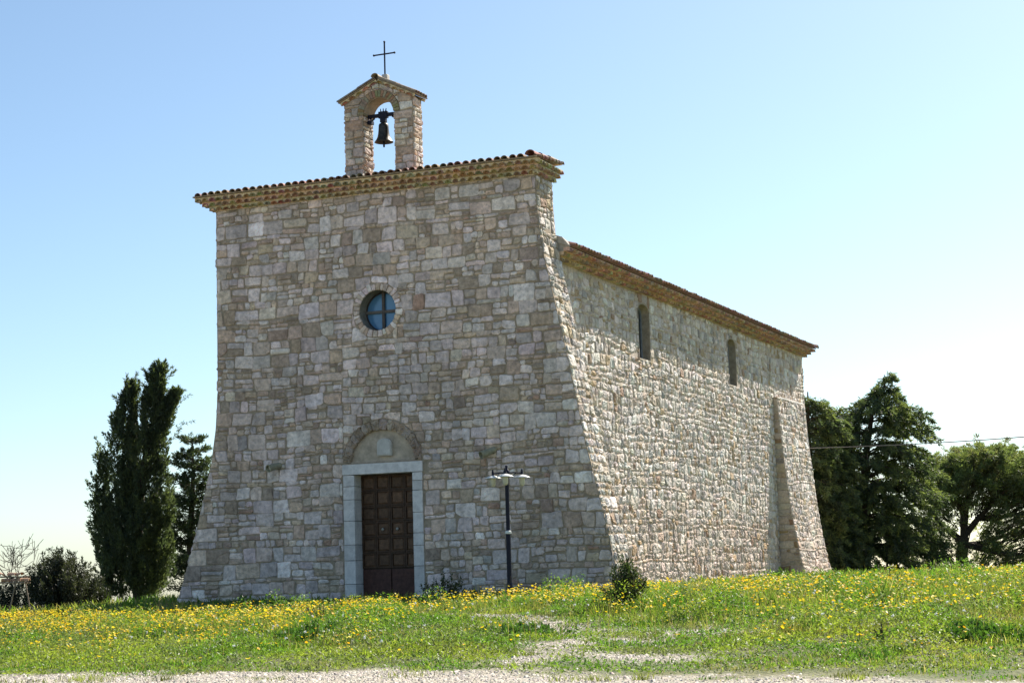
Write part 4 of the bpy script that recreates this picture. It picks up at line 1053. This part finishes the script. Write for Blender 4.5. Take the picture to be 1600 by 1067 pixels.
WEED = [(.05, .085, .022), (.065, .10, .028), (.04, .065, .02)]
bush('shrub', 'dark leafy bush with dry brown top in the meadow near the sunlit corner', 'bush', 980, 952, 19.6, .30, .58, 70, [(.05, .075, .025), (.04, .06, .022), (.075, .07, .035)], 31, nl=26, length=.16, ll=.035, lw=.014, up=.8)
bush('weed', 'dark weed growing at the foot of the wall right of the door', 'weed', 692, 925, 34.2, .7, .55, 26, [(.06, .085, .035), (.08, .09, .045)], 32, nl=24, length=.25, ll=.06, lw=.02)
bush('weed', 'fresh green weed at the foot of the far buttress', 'weed', 1222, 893, 30, .42, .34, 18, [(.08, .14, .03), (.1, .16, .04)], 33, nl=22, length=.16, ll=.05, lw=.022)
bush('weed', 'tall yellow topped weed clump on the crest below the cedar', 'weed', 1390, 905, 21.5, .5, .32, 30, [(.09, .14, .03), (.3, .25, .02), (.08, .12, .03)], 34, nl=18, length=.15, ll=.03, lw=.014)
bush('weed', 'dry greyish weed before the facade left of the door', 'weed', 505, 935, 22.3, .55, .30, 24, [(.16, .14, .08), (.10, .11, .05), (.2, .17, .1)], 35, nl=16, length=.17, ll=.03, lw=.010)
bush('weed', 'dark spindly stalk in the meadow at the lower right', 'weed', 1384, 1030, 14.6, .16, .26, 8, [(.05, .06, .03), (.12, .11, .06)], 36, nl=8, length=.1, ll=.022, lw=.008)
bush('weed', 'lush green leafy clump in the meadow left of centre', 'weed', 500, 1000, 18.6, .75, .17, 60, [(.06, .13, .02), (.08, .16, .03)], 37, nl=26, length=.12, ll=.05, lw=.022, up=.5, stems=False)
bush('weed', 'leafy green clump beside the gravel patch in the middle of the meadow', 'weed', 820, 1003, 17.2, .6, .13, 50, [(.06, .12, .02), (.075, .15, .03)], 38, nl=24, length=.1, ll=.045, lw=.02, up=.5, stems=False)
bush('weed', 'lush green leafy clump at the right edge of the meadow', 'weed', 1530, 1010, 14.6, .7, .15, 60, [(.06, .13, .02), (.08, .16, .03)], 39, nl=26, length=.1, ll=.045, lw=.02, up=.5, stems=False)

def meadow():
    R = rnd(77)
    # blades: denser near the camera, sparse behind the crest
    X, Y = [], []
    def scatter(x0, x1, y0, y1, dens):
        n = int((x1-x0)*(y1-y0)*dens); return R.uniform(x0, x1, n), R.uniform(y0, y1, n)
    regs = [(1, 24, -21.5, -11.0, 1100), (-10, 26, -11.0, 0, 90), (8.0, 24, 0, 26, 70), (-16, -1.2, 0, 12, 70)]
    VV, CC = [], []
    def blades(x, y, h, w, lean, col):
        n = len(x); z = gz(x, y)-.01; a = R.rand(n)*6.283; s = np.stack([np.cos(a), np.sin(a), 0*a], 1)
        b = R.rand(n)*6.283; l = np.stack([np.cos(b), np.sin(b), 0*b], 1)*(lean*h)[:, None]; p = np.stack([x, y, z], 1)
        u = np.zeros((n, 3)); u[:, 2] = h; w = w[:, None]
        q = np.stack([p-s*w, p+s*w, p+u*.55+l*.3+s*w*.8, p+u*.55+l*.3-s*w*.8, p+u*.95+l+s*w*.1, p+u*.95+l-s*w*.1], 1)
        VV.append(q.reshape(-1, 3)); CC.append(np.repeat(np.clip(col, .01, 1), 6, axis=0))
    for (x0, x1, y0, y1, dn) in regs:
        x, y = scatter(x0, x1, y0, y1, dn)
        if dn > 500:      # gather most blades into tufts
            tx, ty = scatter(x0, x1, y0, y1, 42); ti = R.randint(0, len(tx), len(x)); tr = R.uniform(.02, .10, len(tx))[ti]; g_ = R.rand(len(x)) < .62
            x = np.where(g_, tx[ti]+R.normal(size=len(x))*tr, x); y = np.where(g_, ty[ti]+R.normal(size=len(x))*tr, y)
            th = np.where(g_, R.uniform(.55, 1.5, len(tx))[ti], .8); tc = np.where(g_, R.normal(size=len(tx))[ti], 0)
        else: th = np.ones(len(x)); tc = np.zeros(len(x))
        g = gravel(x, y); k = R.rand(len(x)) > np.clip(g*1.1, 0, .93); x, y, g, th, tc = x[k], y[k], g[k], th[k], tc[k]
        # height: mown verge by the road, tall towards the crest, in drifts
        ed = np.interp(y+.07*(x-13), [-20.5, -19.3, -18.2, -16.5, -14, -11, 0], [.025, .045, .075, .11, .15, .17, .16])
        hn = fbm(x*1.5, y*1.5, 4); fine = fbm(x*5+9, y*5+3, 2)
        h = ed*np.clip(hn*2.6-.5, .3, 1.35)*R.uniform(.5, 1.2, len(x))*(.7+.6*fine)*(1-.45*g)*np.minimum(th, 1.2)*.8*(.3+.7*path_edge(x, y))
        dry = np.clip((fbm(x*1.1+50, y*1.1+20, 4)-.5)*3.5+np.interp(y, [-20, -18], [.35, .05])+g*.4, 0, 1)
        lush = np.clip((fbm(x*1.9+80, y*1.9+60, 3)-.48)*5, 0, 1); h = h*(1+.35*lush)
        c = np.array([.165, .205, .04])*(1-dry[:, None])+np.array([.25, .225, .085])*dry[:, None]
        c = c*(1-lush[:, None])+np.array([.08, .165, .024])*lush[:, None]
        c = c*(1+.20*tc[:, None])*(1+R.normal(size=(len(x), 1))*.22)*(1+R.normal(size=(len(x), 3))*.06)
        old = R.rand(len(x)) < .10; c[old] = np.array([.30, .25, .13])*(1+R.normal(size=(old.sum(), 1))*.2)
        w = np.where(lush > .5, .0055, .0036)*R.uniform(.7, 1.5, len(x))*np.where(y > -11, 3.2, 1.0)
        blades(x, y, np.maximum(h, .012), w, R.uniform(.1, .75, len(x)), c)
    # taller seed stalks
    x, y = scatter(1, 24, -18, -10.5, 26); h = R.uniform(.16, .34, len(x))*(.5+fbm(x*.8, y*.8, 2)); blades(x, y, h, np.full(len(x), .0016), R.uniform(.05, .3, len(x)), np.array([.22, .19, .09])*(1+R.normal(size=(len(x), 1))*.2))
    V = np.concatenate(VV); C = np.concatenate(CC); n = len(V)//6; i = np.arange(n)[:, None]*6
    F = np.concatenate([i+[0, 1, 2, 3], i+[3, 2, 4, 5]], 0)
    o = obj('grass', V, F, M_GRASS, cols=C); tag(o, 'rough green meadow grass with drier tufts rising to the church', 'grass', kind='stuff')
    # leafy herbs: small leaves filling mounds of different height
    L = Leaves(); x, y = scatter(3, 23, -20, -11, 2300); g = gravel(x, y)
    mound = np.clip(fbm(x*1.6+80, y*1.6+60, 4)*5.6-2.15, .10, 2.3)*(.75+.5*fbm(x*6+3, y*6+1, 2)); yy = y+.07*(x-13)
    k = (R.rand(len(x)) < np.clip(1.1-g*1.2, 0.01, 1)*np.interp(yy, [-20, -18.8, -17.5], [.35, .6, 1])); x, y, g, mound, yy = x[k], y[k], g[k], mound[k], yy[k]; n = len(x)
    h = np.interp(yy, [-20, -19, -17.5, -15.5, -13], [.015, .03, .085, .13, .16])*mound*R.rand(n)**.5*(.25+.75*path_edge(x, y)); p = np.stack([x, y, gz(x, y)+h], 1)
    d = unit(R.normal(size=(n, 3))*[1, 1, .7]+[0, 0, .45]); hue = np.clip((fbm(x*1.3+5, y*1.3+9, 3)-.42)*4, 0, 1)[:, None]; hue2 = np.clip((fbm(x*2.3+55, y*2.3+19, 3)-.55)*5, 0, 1)[:, None]
    c = np.array([.085, .165, .026])*(1-hue)+np.array([.19, .235, .042])*hue; c = c*(1-hue2)+np.array([.13, .15, .075])*hue2
    L.add(p, d, R.uniform(.018, .045, n), R.uniform(.006, .016, n), c*(1+R.normal(size=(n, 1))*.25), R, curl=-.15)
    o = L.build('ground_cover', M_GRASS); tag(o, 'low leafy herbs growing thickly among the meadow grass', 'ground cover', kind='stuff')
    # tufts standing in the gravel
    VV.clear(); CC.clear(); tx, ty = scatter(10, 20, -20.6, -13, 2.2); k = gravel(tx, ty) > .35; tx, ty = tx[k], ty[k]; n = len(tx)*70; ti = np.repeat(np.arange(len(tx)), 70)
    tr = R.uniform(.03, .12, len(tx))[ti]; x = tx[ti]+R.normal(size=n)*tr; y = ty[ti]+R.normal(size=n)*tr; hh = R.uniform(.025, .075, len(tx))[ti]*R.uniform(.5, 1.2, n)
    blades(x, y, hh, np.full(n, .003), R.uniform(.2, .9, n), (np.array([.14, .16, .045])*(1+R.normal(size=(len(tx), 1))*.25))[ti]*(1+R.normal(size=(n, 1))*.2))
    V = np.concatenate(VV); C = np.concatenate(CC); n = len(V)//6; i = np.arange(n)[:, None]*6; F = np.concatenate([i+[0, 1, 2, 3], i+[3, 2, 4, 5]], 0)
    o = obj('grass_tufts', V, F, M_GRASS, cols=C); tag(o, 'short spiky grass tufts dotted over the gravel', 'grass', kind='stuff')
    # yellow composite flowers on thin stalks
    L = Leaves(); B = []
    x, y = scatter(1, 24, -19.5, -10.5, 190)
    yy = y+.07*(x-13); dens = np.interp(yy, [-19.3, -18, -16.5, -15, -13.5, -12, -10.5], [.015, .06, .22, .5, .9, 1.0, .6])*np.clip((fbm(x*1.1+31, y*1.1+77, 4)-.40)*6.5, .03, 1.5)
    k = (R.rand(len(x)) < dens*path_edge(x, y)*np.interp(x, [12, 16], [1, .75])) & (gravel(x, y) < .4); x, y, yy = x[k], y[k], yy[k]
    h = np.interp(yy, [-19, -16.5, -14, -11], [.06, .14, .19, .21])*R.uniform(.6, 1.35, len(x)); z = gz(x, y)
    hv, hc = [], []
    for X_, Y_, Z_, H_ in zip(x, y, z, h):
        m = R.randint(1, 4)
        for j in range(m):
            r = R.uniform(.005, .018); ox, oy = R.normal(size=2)*.022; oz = R.normal()*.015; c = np.array([X_+ox, Y_+oy, Z_+H_+oz]); ti = R.normal(size=2)*.4
            n_ = unit(np.array([ti[0], ti[1], 1.0])); a_ = unit(np.cross(n_, [1, .1, 0])); b_ = np.cross(n_, a_); ph = R.rand()*1.05
            ring = [c+(a_*math.cos(ph+1.0472*q)+b_*math.sin(ph+1.0472*q))*r+n_*r*.25 for q in range(6)]
            hv += ring+[c-n_*r*.2]; g = R.uniform(.8, 1.15); col = (.76*g, .64*g, .05) if R.rand() < .85 else (.76*g, .46*g, .03); hc += [col]*7
    hv = np.array(hv); hc = np.array(hc); n = len(hv)//7; i = np.arange(n)[:, None]*7
    F = np.concatenate([i+[0, 1, 2, 6], i+[2, 3, 4, 6], i+[4, 5, 0, 6]], 0)
    o = obj('yellow_flowers', hv, F, M_PETAL, cols=hc); tag(o, 'small yellow flowers spread thickly over the meadow crest', 'flowers', kind='stuff')
    VV.clear(); CC.clear(); blades(x, y, h, np.full(len(x), .0018), R.uniform(0, .12, len(x)), np.array([.10, .14, .035])*(1+R.normal(size=(len(x), 1))*.2))
    V = np.concatenate(VV); C = np.concatenate(CC); n = len(V)//6; i = np.arange(n)[:, None]*6; F = np.concatenate([i+[0, 1, 2, 3], i+[3, 2, 4, 5]], 0)
    o = obj('flower_stalks', V, F, M_GRASS, cols=C); tag(o, 'thin green stalks carrying the yellow meadow flowers', 'stalks', kind='stuff')
    # white seed heads
    x, y = scatter(1, 24, -18.6, -12.5, 1.1); n = len(x); d = unit(R.normal(size=(n*14, 3))); c = np.repeat(np.stack([x, y, gz(x, y)+R.uniform(.08, .2, n)], 1), 14, axis=0)
    L = Leaves(); L.add(c, d, .018, .009, np.full((n*14, 3), .72), R); o = L.build('seed_heads', M_PETAL_W); tag(o, 'scattered white fluffy seed heads in the meadow', 'seed heads', kind='stuff')
    # loose gravel
    x, y = scatter(2, 22, -25, -12.5, 900); k = R.rand(len(x)) < gravel(x, y)**1.5*.8+.004; x, y = x[k], y[k]; n = len(x)
    r = R.uniform(.006, .017, n)*np.where(R.rand(n) < .05, 1.7, 1); z = gz(x, y); o6 = np.array([[1, 0, 0], [0, 1, 0], [-1, 0, 0], [0, -1, 0], [.3, .3, .8], [-.3, -.3, .8], [0, 0, -.4]])
    a = R.rand(n)*6.28; ca, sa = np.cos(a), np.sin(a); st = R.uniform(.6, 1.3, (n, 7, 1))
    q = o6[None]*st; qx = q[..., 0]*ca[:, None]-q[..., 1]*sa[:, None]; qy = q[..., 0]*sa[:, None]+q[..., 1]*ca[:, None]
    P = np.stack([x[:, None]+qx*r[:, None], y[:, None]+qy*r[:, None], z[:, None]+q[..., 2]*r[:, None]*.75], -1).reshape(-1, 3); i = np.arange(n)[:, None]*7
    F = np.concatenate([i+t for t in ([0, 1, 4], [1, 2, 5], [2, 3, 5], [3, 0, 4], [4, 1, 5], [5, 3, 4])], 0)
    col = np.array([.40, .365, .315])*(1+R.normal(size=(n, 1))*.25)*(1+R.normal(size=(n, 3))*.03)
    o = obj('loose_gravel', P, F, M_PEBBLE, cols=np.repeat(np.clip(col, .08, .8), 7, axis=0)); tag(o, 'pale loose gravel stones on the track and bare patches', 'gravel', kind='stuff')
M_PETAL_W = leaf_mat('white_seed', .4, .6, (.6, .6, 1.2))
meadow()
